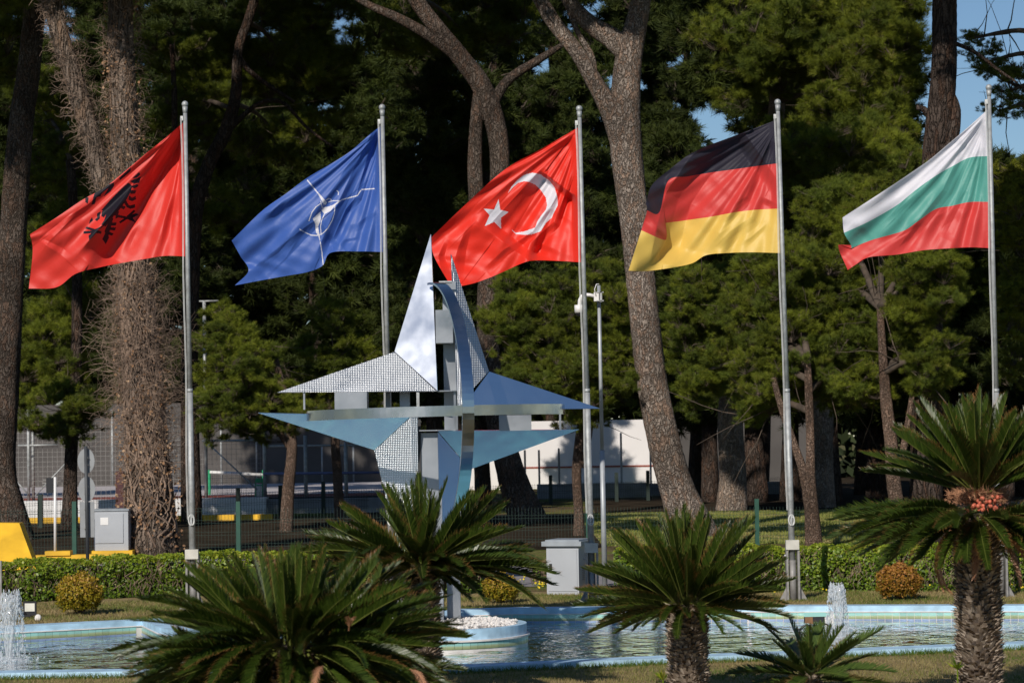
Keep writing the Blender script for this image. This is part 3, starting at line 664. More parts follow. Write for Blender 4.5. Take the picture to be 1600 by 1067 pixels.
# German
make_flag('black red and gold striped flag with a curled fly end', (1214, 188),
    [[(1214.5, 187), (1176, 202), (1134, 217.5), (1101, 230), (1075, 243), (1050, 262), (1019, 289), (1009, 318)],
     [(1219, 255), (1181, 260), (1146, 265), (1110, 270), (1075, 276), (1044, 283), (1030, 332), (1011, 329)],
     [(1221, 326), (1181, 328), (1148, 332), (1110, 339), (1068, 345), (1034, 352), (1040, 375), (1002, 360)],
     [(1222.5, 395.6), (1174, 394.4), (1134, 395.6), (1103, 399), (1080, 412), (1040, 420), (1005, 424), (982, 423)]], [0, .3333, .6667, 1],
    [(.3333, 1), (.6667, 2)], [M_charc, M_red3, M_gold],
    [([(1165, 210), (1094, 260), (1060, 310), (1048, 355), (1036, 412)], -42, .36, 70),
     ([(1205, 220), (1185, 270), (1165, 320), (1120, 360)], 8, .05, 20), ([(1190, 270), (1170, 310), (1140, 330)], -6, .05, 14), ([(1195, 310), (1180, 345), (1145, 370), (1120, 395)], -12, .08, 26), ([(1150, 340), (1120, 360), (1100, 385)], -9, -.05, 20), ([(1200, 350), (1175, 375), (1150, 390)], 8, .04, 16)],
    extra=lambda U, V: -.22 * smooth(.74, .98, U) * (1 - .5 * V), phase=2.6)
# Bulgarian
make_flag('white green and red striped flag at the right edge', (1543, 171),
    [[(1543.5, 171), (1515, 197), (1482, 225), (1452, 250), (1419, 273), (1383, 297), (1346, 321), (1316.5, 340)],
     [(1545.5, 244), (1515, 246.6), (1490, 259), (1462, 275), (1431, 297), (1401, 321), (1358, 346), (1319, 364)],
     [(1546.5, 315.7), (1515, 316), (1487, 322), (1462, 327), (1434, 346), (1411, 361), (1363, 375), (1330, 388)],
     [(1547, 333), (1516, 333), (1487, 338), (1460, 344), (1432, 357), (1406, 370), (1352, 385), (1310, 383)],
     [(1547.5, 388), (1518, 386.6), (1487, 388), (1444, 391), (1401, 398), (1358, 402), (1338, 413), (1324.5, 422)]], [0, .3333, .6667, .76, 1],
    [(.3333, 1), (.6667, 2)], [M_white, M_green, M_red3],
    [([(1538, 185), (1500, 235), (1450, 290), (1400, 340)], 8, .06, 20), ([(1535, 195), (1505, 245), (1480, 300), (1440, 350), (1405, 398)], -10, .10, 24), ([(1536, 230), (1515, 270), (1495, 320), (1470, 370)], -7, .06, 16),
     ([(1528, 255), (1512, 300), (1495, 325)], -6, .05, 14), ([(1430, 300), (1400, 335), (1370, 365)], -7, .05, 16), ([(1500, 215), (1440, 268), (1380, 310)], -12, .06, 26), ([(1440, 340), (1415, 370), (1380, 395)], -10, .08, 20),
     ([(1535, 285), (1520, 325), (1500, 350)], -6, .03, 14), ([(1345, 350), (1320, 375)], -12, .06, 20), ([(1500, 330), (1470, 345), (1440, 385)], -12, .06, 30)],
    phase=.9)

# ------------------------------------------------------------------ pines
def tuft_mesh(name, size, ntuft, nneedle, nl_, nw, mat_, shape=(1, 1, .7), twigs=True):
    V = []; Fc = []; T = []
    mbt = MB(); pos = []
    subs = []
    for k in range(9):
        d = rng.normal(0, 1, 3); d /= np.linalg.norm(d); subs.append(d * size * rng.uniform(.35, 1.0) * np.array(shape))
    for k in range(ntuft):
        c0 = subs[int(rng.integers(len(subs)))]; d = rng.normal(0, 1, 3); d /= np.linalg.norm(d)
        p = c0 + d * np.array([1, 1, .65]) * size * .30 * rng.uniform(.4, 1.15); pos.append(p); d = d * .7 + c0 / size * .6
        ax = d * .8 + np.array([0, 0, .55]) + rng.normal(0, .35, 3); ax /= np.linalg.norm(ax)
        N = rng.normal(0, 1, (nneedle, 3)); N -= (N @ ax)[:, None] * ax; N /= np.linalg.norm(N, axis=1)[:, None]
        an = rng.uniform(R(8), R(72), nneedle)[:, None]; dr = ax * np.cos(an) + N * np.sin(an)
        L = nl_ * rng.uniform(.65, 1.1, nneedle)[:, None]; b0 = p - ax * rng.uniform(0, nl_ * .8, nneedle)[:, None]
        side = np.cross(dr, rng.normal(0, 1, (nneedle, 3))); side /= np.linalg.norm(side, axis=1)[:, None]
        V.append(np.stack([b0 - side * nw / 2, b0 + side * nw / 2, b0 + dr * L + np.array([0, 0, -.012])], 1).reshape(-1, 3))
        t = np.clip(rng.normal(.45, .2) + rng.normal(0, .06, nneedle), 0, 1); T.append(t)
    V = np.concatenate(V); T = np.concatenate(T); F = np.arange(len(V)).reshape(-1, 3)
    # twigs from the base of the spray to the tufts
    tv = []; base = np.array([0, 0, -size * .45])
    for p in pos[::2]:
        mid = base * .4 + p * .5 + rng.normal(0, .05 * size, 3); sd = rng.normal(0, 1, 3) * .006
        for a, b in ((base, mid), (mid, p)): tv += [a - sd, a + sd, b]
    nv = len(V); V = np.vstack([V, np.array(tv)]); tf = np.arange(nv, nv + len(tv)).reshape(-1, 3)
    F = np.vstack([F, tf]); me = npmesh(name, V, F, [mat_, M_twig], np.concatenate([T, np.full(len(tf), .5)]))
    me.polygons.foreach_set('material_index', np.concatenate([np.zeros(len(T), np.int32), np.ones(len(tf), np.int32)])); return me
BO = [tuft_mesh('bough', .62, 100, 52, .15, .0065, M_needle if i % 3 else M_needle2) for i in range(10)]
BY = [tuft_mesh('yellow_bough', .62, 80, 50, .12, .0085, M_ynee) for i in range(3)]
BF = [tuft_mesh('far_bough', .62, 110, 30, .17, .016, M_needle_shade) for i in range(4)]
HOLES = [(1128, 204, 38, 26), (842, 100, 8, 10)]
def in_sky(px, py, r):
    if px + r * .6 > 1442 and py - r * .6 < 232 and py > -900:
        return True
    for hx, hy, a, b in HOLES:
        if rng.random() > .02 and ((px - hx) / (a + r * .7)) ** 2 + ((py - hy) / (b + r * .7)) ** 2 < 1: return True
    return False
NB = 0
def boughs(root, blobs, lib=None, force=False, name='bough'):
    global NB; cents = []
    for (px, py, Y, rx, ry, rd, n_, s_) in blobs:
        k = 0; tries = 0
        while k < n_ and tries < n_ * 4:
            tries += 1
            d = rng.normal(0, 1, 3); d /= np.linalg.norm(d); r = rng.uniform(.15, 1) ** .45
            x = px + d[0] * r * rx; y = py + d[2] * r * ry; dep = Y + d[1] * r * rd; s = s_ * rng.uniform(.75, 1.25)
            if not force and in_sky(x, y, .55 * s * sc(dep)): continue
            p = P(x, y, dep)
            if p.z < .6 * s: continue
            o = bpy.data.objects.new(name, (lib or BO)[int(rng.integers(len(lib or BO)))]); COL.objects.link(o)
            o.parent = root; o.location = p - root.location; o.scale = (s, s, s * rng.uniform(.7, 1))
            o.rotation_euler = (rng.uniform(-.35, .35), rng.uniform(-.35, .35), rng.uniform(0, 6.28)); k += 1; NB += 1
        cents.append(P(px, py + ry * .3, Y))
    return cents
def trunk_mesh(path, Y, seg=24, step=.12, rough=.05, flare=True):
    """path: (px,py,width_px[,dY]) from base up"""
    pts = [];
    for q in path:
        y = Y + (q[3] if len(q) > 3 else 0); p = P(q[0], q[1], y); pts.append((*p, q[2] / 2 / sc(y)))
    if flare: pts[0] = (pts[0][0], pts[0][1], -.1, pts[0][3] * 1.12)
    L = sum((Vector(a[:3]) - Vector(b[:3])).length for a, b in zip(pts, pts[1:])); n_ = max(8, int(L / step))
    q = cr(pts, n_); mb = MB(); mb.tube([Vector(x[:3]) for x in q], [max(x[3], .01) for x in q], seg)
    V = np.array(mb.v); C = np.repeat(q[:, :3], seg, 0); Rr = np.repeat(q[:, 3], seg)
    ph = rng.uniform(0, 6); ang = np.tile(np.arange(seg), n_) * 2 * math.pi / seg; z = V[:, 2]
    disp = rough * (.5 * np.sin(ang * 3 + z * .9 + ph) + .4 * np.sin(ang * 7 + z * 2.1 + ph * 2) + .5 * rng.normal(0, .5, len(V)))
    V = C + (V - C) * (1 + disp)[:, None]; mb.v = [tuple(x) for x in V]
    return mb, q
def tree(label, Y, path, blobs, bmat, lib=None, seg=24, step=.12, rough=.05, extra=(), group=None, cat='tree', force=False, nlimb=True, name='pine_tree'):
    base = P(path[0][0], path[0][1], Y); base.z = 0
    root = empty(name, base, label, cat, group)
    mb, q = trunk_mesh(path, Y, seg, step, rough); mb.obj('trunk', bmat, root, True)
    for ex in extra:
        mb2, _ = trunk_mesh(ex, Y, max(8, seg // 2), step, rough, False); mb2.obj('limb', bmat, root, True)
    cents = boughs(root, blobs, lib, force)
    if nlimb and blobs:
        mb = MB(); top = [Vector(x[:3]) for x in q]
        for c in cents:
            cand = [t for t in top if t.z < c.z + .3] or [top[len(top) // 2]]
            a = min(cand[len(cand) // 4:] or cand, key=lambda t: (t - c).length); rr = .05
            mid = (a + c) / 2 + Vector((0, 0, .15)); pts = cr([(*a, rr * 1.3), (*mid, rr), (*c, rr * .5)], 9)
            mb.tube([Vector(x[:3]) for x in pts], [x[3] for x in pts], 7)
            for k in range(6):
                s = pts[rng.integers(3, 9)]; a0 = Vector(s[:3]); dv = Vector(rng.normal(0, .35, 3)); tw_ = [a0]
                for j in range(5): dv = dv + Vector(rng.normal(0, .09, 3)) + Vector((0, 0, .03)); tw_.append(tw_[-1] + dv * .4)
                mb.tube(tw_, [.016, .013, .010, .008, .006, .004], 4)
        o = mb.obj('branches', M_twig, root, True, kind='stuff')
    return root
# tall foreground pines, crowns above the picture
tree('tall pine with a curved trunk at the left edge of the park', 50,
     [(20, 824, 66), (10, 790, 56), (3, 740, 46), (6, 650, 43), (18, 400, 42), (33, 200, 39), (46, 100, 36), (60, -60, 32)],
     [(90, -150, 50, 230, 70, 3.5, 60, 2.2), (10, 40, 52, 60, 80, 1.5, 16, 1.1), (20, -40, 47, 60, 40, 1.5, 14, 1.1)], M_bark_shade, group='tall pines')
tree('large grey barked pine leaning right with a forked top between the flags', 46,
     [(1090, 846, 70), (1060, 770, 56), (1040, 700, 51), (1020, 600, 48), (1005, 480, 46), (992, 350, 46), (978, 230, 50), (978, 150, 46), (984, 85, 42), (1000, 10, 32), (1012, -80, 28)],
     [(980, -190, 47, 230, 90, 3.5, 80, 2.2), (860, -150, 46, 120, 60, 3, 30, 1.9)], M_bark, seg=36, step=.07, rough=.035,
     extra=[[(972, 215, 42), (955, 175, 34), (930, 130, 27), (900, 80, 24), (865, 35, 24), (835, -15, 22), (800, -60, 18)], [(983, 88, 36), (958, 62, 34), (925, 40, 28), (895, 10, 24), (870, -40, 20)], [(930, 130, 9), (925, 90, 10), (905, 55, 9), (890, 20, 8)], [(980, 195, 20), (1001, 190, 5)]], group='tall pines')
tree('curved pine behind the crescent flag leaning right at its foot', 55,
     [(828, 824, 56), (800, 745, 45), (775, 640, 36), (762, 520, 32), (764, 420, 31), (779, 300, 30), (778, 215, 32), (755, 140, 32), (720, 90, 29), (680, 40, 26), (650, 0, 24), (615, -60, 20)],
     [(600, -160, 57, 260, 80, 3.5, 80, 2.4), (720, 30, 63, 140, 60, 2.5, 26, 1.3)], M_bark_shade, seg=28,
     extra=[[(758, 190, 20), (790, 130, 16), (840, 95, 13), (880, 70, 8)], [(712, 88, 16), (668, 55, 17), (620, 28, 15), (570, 5, 11), (520, -30, 8)], [(746, 330, 26), (742, 260, 24), (745, 180, 20), (750, 130, 16)]], group='tall pines')
tree('dark curved pine between the eagle flag and the blue flag', 58,
     [(300, 800, 30), (296, 640, 28), (298, 480, 26), (306, 330, 24), (325, 260, 22), (352, 205, 22), (368, 150, 18), (372, 80, 15), (392, 20, 15), (410, -50, 14)],
     [(330, -150, 59, 180, 70, 3.5, 50, 2.3), (440, 60, 62, 130, 90, 2.5, 50, 1.15), (430, 190, 63, 110, 60, 2, 22, 1.1), (280, 130, 60, 70, 110, 2, 34, 1.0), (330, 300, 61, 70, 60, 2, 12, 1.1)], M_bark_dark, seg=16,
     extra=[[(372, 90, 12), (400, 120, 8), (460, 160, 6)], [(300, 330, 12), (276, 230, 10), (272, 140, 9), (268, 70, 7)], [(350, 210, 10), (400, 165, 7), (440, 160, 6), (480, 200, 5), (520, 230, 4)]], group='tall pines')
tree('tall pine with dark reddish bark behind the striped flag at the right', 41.0,
     [(1448, 868, 62), (1447, 780, 52), (1447, 650, 48), (1452, 450, 44), (1462, 250, 42), (1474, 120, 40), (1476, 0, 38), (1480, -80, 34)],
     [(1440, -190, 41, 200, 80, 3.5, 40, 2.1), (1570, -180, 41, 120, 60, 3, 20, 1.8)], M_bark_dark, seg=28, step=.09,  # reddish bark, shade on this trunk also put into its dark colour
     extra=[[(1462, 195, 16), (1445, 172, 10), (1432, 168, 8)], [(1455, 280, 30), (1478, 230, 34), (1490, 175, 24), (1484, 140, 10)], [(1470, 60, 8), (1520, 80, 6), (1560, 110, 5), (1590, 130, 3)]], group='tall pines', force=True)
tree('pale barked pine trunk under the gold striped flag', 62.7,
     [(1143, 800, 46), (1145, 740, 42), (1142, 660, 40), (1150, 560, 38), (1168, 470, 36), (1186, 400, 34), (1200, 300, 30), (1215, 150, 26), (1225, -40, 22)],
     [(1130, 520, 60, 75, 110, 2.5, 44, 1.1), (1230, -170, 68, 220, 70, 4, 50, 2.4), (1230, 60, 62, 120, 75, 2.5, 40, 1.2), (1340, 110, 60, 100, 110, 2.5, 46, 1.15), (1190, 160, 64, 60, 60, 2, 18, 1.0)], M_bark_pale, seg=20, group='tall pines')
tree('straight pale pine trunk standing behind the small forked tree', 64,
     [(1284, 790, 40), (1284, 720, 36), (1286, 640, 33), (1290, 540, 30), (1300, 400, 28), (1310, 200, 26), (1315, 0, 24)],
     [(1300, 250, 58, 150, 70, 2.5, 48, 1.1), (1390, 190, 60, 90, 70, 2, 30, 1.05), (1320, 30, 63, 130, 70, 2.5, 36, 1.3), (1400, -170, 68, 160, 60, 4, 40, 2.3)], M_bark_pale, seg=20, group='tall pines')
# lit young pines
tree('round light green young pine above the left arm of the sculpture', 56,
     [(531, 785, 14), (527, 740, 15), (524, 690, 14), (528, 620, 12), (530, 560, 9)],
     [(520, 540, 56, 62, 75, 1.1, 56, .62), (560, 600, 56, 50, 60, 1.0, 34, .6), (500, 610, 56.5, 48, 45, .9, 22, .6)], M_bark_thin, seg=12, step=.08, group='young pines')
tree('bushy young pine with a dark lower trunk left of the sculpture', 52,
     [(446, 800, 20), (451, 760, 19), (455, 720, 17), (456, 690, 16), (450, 640, 13), (430, 560, 10)],
     [(370, 560, 52, 60, 75, 1.2, 44, .66), (345, 520, 53, 30, 50, 1.0, 14, .6), (420, 640, 52, 70, 45, 1.2, 40, .64), (350, 640, 51, 50, 45, 1, 26, .6)], M_bark_thin, seg=12, step=.08,
     extra=[[(452, 700, 10), (435, 670, 9), (420, 630, 6)]], group='young pines')
tree('young pine with a slim trunk and full crown behind the camera pole', 47.5,
     [(905, 842, 18), (904, 800, 15), (901, 740, 15), (905, 690, 15), (912, 630, 13), (900, 560, 10)],
     [(850, 500, 46.5, 70, 80, 1.2, 70, .58), (800, 480, 47, 40, 60, 1.0, 26, .56), (935, 470, 47, 50, 70, 1.2, 42, .58), (900, 590, 46, 75, 60, 1.2, 64, .56), (960, 560, 47, 40, 80, 1, 36, .56), (815, 580, 46.5, 45, 40, 1, 26, .54), (920, 655, 46.5, 30, 20, .6, 8, .5)], M_bark_thin, seg=12, step=.07,
     extra=[[(907, 730, 8), (920, 690, 8), (926, 640, 6)]], group='young pines')
tree('young forked pine with a Y shaped trunk right of the gold striped flag pole', 40.5,
     [(1272, 860, 27), (1268, 800, 23), (1264, 762, 23), (1266, 730, 15), (1266, 680, 13), (1264, 620, 13), (1262, 560, 10)],
     [(1240, 420, 42, 75, 70, 1.6, 66, .62), (1180, 480, 43, 60, 70, 1.4, 46, .6), (1260, 530, 41.5, 70, 60, 1.2, 54, .58), (1200, 580, 41.5, 65, 55, 1.2, 44, .56), (1090, 470, 44, 40, 60, 1.2, 24, .6), (1095, 560, 44, 45, 70, 1.2, 30, .58), (1310, 600, 42, 45, 35, 1, 22, .54), (1195, 640, 42, 40, 25, .8, 14, .5)], M_bark_thin, seg=14, step=.07,
     extra=[[(1263, 765, 20), (1250, 720, 13), (1236, 680, 12), (1222, 640, 11), (1208, 590, 9)]], group='young pines')
tree('young twin stemmed pine left of the tall sago palm', 40.3,
     [(1407, 862, 28), (1402, 800, 24), (1395, 740, 22), (1392, 690, 20), (1385, 630, 19), (1380, 560, 14), (1375, 480, 10)],
     [(1380, 360, 42.5, 85, 75, 1.6, 80, .64), (1300, 320, 43.5, 60, 45, 1.4, 34, .62), (1300, 430, 43, 55, 70, 1.4, 48, .6), (1446, 430, 39.6, 52, 95, .9, 60, .58), (1370, 500, 41.5, 75, 60, 1.2, 58, .58), (1440, 560, 41.5, 55, 50, 1.1, 34, .56), (1345, 590, 41, 50, 35, 1, 26, .52), (1480, 330, 39.7, 40, 60, .8, 24, .56), (1455, 560, 39.6, 40, 55, .8, 26, .54)], M_bark_thin, seg=14, step=.07,
     extra=[[(1405, 740, 10), (1412, 700, 11), (1420, 650, 9), (1430, 590, 8)]], group='young pines')
tree('yellow green pine at the right edge behind the last flagpole', 52,
     [(1640, 850, 26), (1636, 600, 22), (1625, 350, 16)],
     [(1600, 320, 52, 45, 80, 1.4, 40, .7), (1590, 470, 52.5, 40, 60, 1.3, 24, .7), (1640, 280, 52, 60, 50, 1.4, 26, .7), (1620, 560, 53, 40, 50, 1.2, 16, .7)], M_bark_thin, BY, seg=12, group='young pines')
tree('pine with sprays against the blue sky at the top right corner', 47,
     [(1680, 860, 40), (1676, 500, 34), (1668, 200, 28), (1660, -60, 22)],
     [(1545, 88, 47, 32, 26, .8, 9, .42), (1580, 130, 47, 32, 36, .9, 12, .45), (1520, 55, 47, 22, 16, .6, 4, .38), (1560, 170, 47, 30, 12, .8, 5, .4), (1600, 160, 47, 20, 16, .8, 5, .42)], M_bark_dark, seg=12, group='tall pines', force=True,
     extra=[[(1668, 200, 12), (1620, 150, 7), (1560, 120, 4), (1530, 90, 3)]])
tree('pine seen between the two left trunks with mid green sprays', 56,
     [(108, 808, 26), (110, 760, 22), (112, 700, 20), (118, 600, 18), (120, 420, 16), (110, 250, 14)],
     [(95, 260, 57, 55, 80, 1.6, 34, .85), (90, 380, 58, 50, 60, 1.6, 22, .8), (70, 160, 58, 50, 50, 1.6, 16, .9), (100, 640, 55, 75, 45, 1.3, 40, .72), (70, 560, 57, 60, 60, 1.5, 30, .85), (110, 470, 58, 60, 60, 1.5, 24, .9)], M_bark_dark, seg=14, group='tall pines')
# ivy tree
IY = 41.5
ivy = tree('broad old pine wrapped in brown dead ivy with tangled twigs', IY,
     [(237, 868, 86), (235, 820, 74), (232, 760, 70), (228, 680, 62), (220, 560, 56), (210, 420, 50), (200, 280, 46), (190, 120, 42), (188, 0, 38), (190, -80, 34)],
     [(220, -150, 41, 170, 60, 3, 34, 2.0)], bark('ivy_bark', (.05, .04, .03), (.26, .20, .16), (.26, .16, .1), 12, .2), seg=36, step=.08, rough=.09,
     extra=[[(215, 440, 36), (180, 350, 34), (150, 240, 32), (120, 140, 30), (90, 40, 28), (70, -60, 24)]])
s_ = sc(IY); mb = MB(); vm = MB()
def ivy_axis(py, limb):
    if limb: a = [(440, 215), (350, 180), (240, 150), (140, 120), (40, 90), (-60, 70)]
    else: a = [(868, 237), (760, 232), (680, 228), (560, 220), (420, 210), (280, 200), (120, 190), (-80, 190)]
    return float(np.interp(-py, [-q[0] for q in a], [q[1] for q in a]))
for k in range(4600):
    limb = random.random() < .28
    py = random.uniform(-30, 440) if limb else (random.uniform(-30, 800) if random.random() < .6 else random.uniform(430, 760))
    ax = ivy_axis(py, limb); rad = 17 if limb else 26
    sp = (30 if limb else (34 if py < 400 else 62 * math.exp(-((py - 570) / 150) ** 2) + 24))
    an = random.uniform(0, 2 * math.pi); d0 = Vector((math.cos(an), math.sin(an), 0)); p = P(ax, py, IY) + d0 * rad / s_
    L = random.uniform(.3, 1.0) * sp / s_ * 1.25; dr = (d0 * random.uniform(.15, .9) + Vector((random.uniform(-.6, .6), random.uniform(-.6, .6), random.uniform(-.7, 1.0)))).normalized()
    pts = [p]; 
    for j in range(6):
        dr = (dr + Vector((random.gauss(0, .5), random.gauss(0, .5), random.gauss(-.03, .5)))).normalized(); pts.append(pts[-1] + dr * L / 6)
    r0 = random.uniform(.002, .0065); mb.tube(pts, [r0 * (1 - .12 * j) for j in range(7)], 3, cap=False)
    if random.random() < .6:
        q = pts[3]; d2 = (dr + Vector((random.gauss(0, .7), random.gauss(0, .7), random.gauss(0, .7)))).normalized()
        mb.tube([q, q + d2 * L * .2, q + (d2 + Vector((random.gauss(0, .4), 0, random.gauss(0, .4)))).normalized() * L * .42], [r0 * .8, r0 * .6, r0 * .4], 3, cap=False)
mb.obj('dead_twigs', M_vine, ivy, kind='stuff')
for k in range(120):   # climbing stems hugging the trunk
    py = random.uniform(500, 862); an = random.uniform(math.pi, 2 * math.pi) if random.random() < .8 else random.uniform(0, math.pi); pts = []; dpy = random.uniform(80, 320); tw = random.uniform(-1.4, 1.4); wob = random.uniform(0, 6)
    for j in range(14):
        y = py - dpy * j / 13
        a = an + tw * j / 13 + .28 * math.sin(j * 1.1 + wob); rad = np.interp(y, [280, 420, 560, 680, 760, 820, 868], [23, 25, 29, 32, 36, 39, 46]) * 1.03
        pts.append(P(ivy_axis(y, False), y, IY) + Vector((math.cos(a), math.sin(a), 0)) * rad / s_)
    r0 = random.uniform(.01, .024); vm.tube(pts, [r0 * (1 - .05 * j) for j in range(14)], 6)
vm.obj('climbing_stems', M_vine, ivy, True, kind='stuff')
n_ = 2600; py = rng.uniform(-20, 860, n_); keep = (py > 600) | (rng.random(n_) < .45); py = py[keep]; C = []
for y in py:
    a = random.uniform(math.pi, 2 * math.pi) if random.random() < .85 else random.uniform(0, math.pi); rad = np.interp(y, [0, 420, 560, 680, 760, 868], [24, 28, 36, 38, 42, 44]) * random.uniform(1, 1.25)
    C.append(P(ivy_axis(y, False), y, IY) + Vector((math.cos(a), math.sin(a), 0)) * rad / s_)
C = np.array(C); N = rng.normal(0, 1, C.shape); V, F = leaf_scatter(C, N, .055, None, .8)
link('dry_leaves', npmesh('dry_leaves', V, F, M_dryleaf, rng.uniform(0, 1, len(F))), ivy, kind='stuff')

# far dark pines, shade put into their needle colour: individual trees behind
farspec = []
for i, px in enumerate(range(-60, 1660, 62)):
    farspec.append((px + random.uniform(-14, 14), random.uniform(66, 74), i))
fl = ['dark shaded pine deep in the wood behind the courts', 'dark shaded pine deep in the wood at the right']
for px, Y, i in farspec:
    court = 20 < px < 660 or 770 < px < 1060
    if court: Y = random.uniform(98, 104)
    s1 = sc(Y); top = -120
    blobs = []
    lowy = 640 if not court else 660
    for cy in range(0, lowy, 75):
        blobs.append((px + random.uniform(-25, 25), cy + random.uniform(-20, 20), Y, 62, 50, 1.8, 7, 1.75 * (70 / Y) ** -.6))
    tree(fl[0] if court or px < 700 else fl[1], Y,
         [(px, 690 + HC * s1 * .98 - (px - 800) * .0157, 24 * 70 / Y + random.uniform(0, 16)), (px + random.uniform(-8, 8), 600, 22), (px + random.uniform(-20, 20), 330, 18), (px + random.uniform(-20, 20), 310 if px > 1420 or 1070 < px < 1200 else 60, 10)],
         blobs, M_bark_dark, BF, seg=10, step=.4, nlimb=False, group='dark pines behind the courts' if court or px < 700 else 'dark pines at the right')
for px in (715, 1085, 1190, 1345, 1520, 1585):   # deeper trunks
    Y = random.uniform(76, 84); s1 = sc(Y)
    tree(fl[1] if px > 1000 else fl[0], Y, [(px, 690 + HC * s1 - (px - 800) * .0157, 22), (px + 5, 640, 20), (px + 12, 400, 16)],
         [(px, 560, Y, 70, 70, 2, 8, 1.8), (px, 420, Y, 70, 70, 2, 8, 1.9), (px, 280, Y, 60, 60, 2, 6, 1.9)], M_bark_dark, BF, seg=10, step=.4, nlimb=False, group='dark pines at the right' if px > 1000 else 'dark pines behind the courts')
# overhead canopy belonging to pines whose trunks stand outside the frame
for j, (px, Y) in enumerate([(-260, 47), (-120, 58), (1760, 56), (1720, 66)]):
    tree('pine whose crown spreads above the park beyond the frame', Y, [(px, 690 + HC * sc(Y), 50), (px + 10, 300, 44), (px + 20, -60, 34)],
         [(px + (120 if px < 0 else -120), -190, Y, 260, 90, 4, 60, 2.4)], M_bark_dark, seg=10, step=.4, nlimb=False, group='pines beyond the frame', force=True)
# wood beyond: one dark mass behind everything
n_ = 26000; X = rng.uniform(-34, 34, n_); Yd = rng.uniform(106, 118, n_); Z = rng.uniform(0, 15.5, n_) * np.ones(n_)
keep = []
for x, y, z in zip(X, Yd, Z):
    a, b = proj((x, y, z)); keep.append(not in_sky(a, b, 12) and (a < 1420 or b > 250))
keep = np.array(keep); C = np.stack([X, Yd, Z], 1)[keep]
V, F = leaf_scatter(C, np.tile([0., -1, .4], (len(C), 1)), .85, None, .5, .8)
link('wooded_backdrop', npmesh('wooded_backdrop', V, F, leafmat('far_wood', [(0, (.012, .02, .006)), (1, (.035, .05, .014))], .1, .8), rng.uniform(0, 1, len(F))), kind='stuff', label='far wood reading as one dark green mass')

# ------------------------------------------------------------------ courts
def pxbox(x0, y0, x1, y1, Y, depth, m_, name, z0=None, **kw):
    a = P(x0, y1, Y); b = P(x1, y0, Y); zb = a.z if z0 is None else z0; mb = MB()
    mb.box(((a.x + b.x) / 2, Y + depth / 2, (zb + b.z) / 2), (b.x - a.x, depth, b.z - zb)); return mb.obj(name, m_, **kw)
CZ = .42
sheet('tennis_court', [(-22, 66.6), (-3.0, 66.6), (-3.0, 92), (-26, 92)], CZ, M_court, kind='structure')
sheet('red_court_strip', [(-22, 66.8), (-3.0, 66.8), (-3.0, 70.6), (-22, 70.6)], CZ + .004, M_redc, kind='structure')
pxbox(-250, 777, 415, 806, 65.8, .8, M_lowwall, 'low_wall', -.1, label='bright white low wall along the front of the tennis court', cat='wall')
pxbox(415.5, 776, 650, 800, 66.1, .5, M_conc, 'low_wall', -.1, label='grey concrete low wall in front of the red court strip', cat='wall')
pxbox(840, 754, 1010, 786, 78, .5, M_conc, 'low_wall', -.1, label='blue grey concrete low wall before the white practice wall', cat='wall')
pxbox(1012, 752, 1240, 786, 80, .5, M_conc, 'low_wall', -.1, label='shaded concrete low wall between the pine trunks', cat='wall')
pw_ = pxbox(700, 655, 1032, 763, 95, .6, M_plaster, 'practice_wall', -.1, label='tall white practice wall with a thin red line', cat='wall')
a = P(790, 731, 94.98); b = P(1032, 731, 94.98); mb = MB(); mb.box(((a.x + b.x) / 2, 94.99, a.z), (b.x - a.x, .03, .06)); mb.obj('red_line', M_redc, pw_)
pxbox(1034, 648, 1260, 763, 97, .5, M_screen, 'shade_grey_wall', -.1, label='wall right of the white practice wall with tree shade painted into its grey', cat='wall')  # continues the white wall, tree shade painted as a dark grey
pxbox(-250, 803, 425, 812, 60.5, .25, M_yel, 'yellow_kerb', -.1, kind='structure')
mb = MB(); a = P(-250, 640, 91); b = P(640, 640, 91); mb.box(((a.x + b.x) / 2, 91, (CZ + 3.2) / 2), (b.x - a.x, .04, 3.2 - CZ + .4)); 
ws = mb.obj('windscreen', M_screen, label='dark grey windscreen hung along the back of the court', cat='windscreen')
# tall court fence
cf = empty('court_fence', P(400, 770, 67), 'tall grey chain link fence around the tennis court', 'fence')
for x, yt, w_, dY in [(245, 560, 5, 0), (319, 470, 5.5, 0), (345, 640, 4, 24), (412.5, 640, 6, 0), (400, 640, 3.5, 24), (477, 680, 6, 0), (503, 694, 3.5, 24), (540, 690, 6, 0), (552, 694, 3.5, 24), (600, 690, 5, 0), (44, 640, 5, 0), (51, 640, 5, .5), (175, 640, 4, 24)]:
    p = P(x, yt, 67 + dY); mb = MB(); mb.tube([(p.x, p.y, CZ - .02), (p.x, p.y, p.z)], w_ / 2 / sc(67 + dY), 8); mb.obj('post', M_galv, cf, True)
def pxtube(x0, y0, x1, y1, Y, r, m_, name, par, Y1=None):
    mb = MB(); mb.tube([P(x0, y0, Y), P(x1, y1, Y1 or Y)], r, 8); return mb.obj(name, m_, par, True)
pxtube(316, 689, 412, 688, 67, .03, M_galv, 'rail', cf); pxtube(412, 697, 600, 695, 67, .028, M_galv, 'rail', cf); pxtube(305, 471, 341, 470, 67, .025, M_galv, 'rail', cf)
pxtube(412, 740, 602, 738, 66.9, .035, simple('blue_grey_paint', (.12, .14, .28), .5), 'mid_rail', cf); pxtube(28, 696, 90, 695, 67, .03, M_galv, 'rail', cf)
pxtube(322, 690, 402, 765, 66.8, .022, M_galv, 'brace', cf); pxtube(55, 774, 108, 718, 66.8, .022, M_galv, 'brace', cf); pxtube(44, 772, 24, 750, 66.8, .02, M_galv, 'brace', cf)
mb = MB()
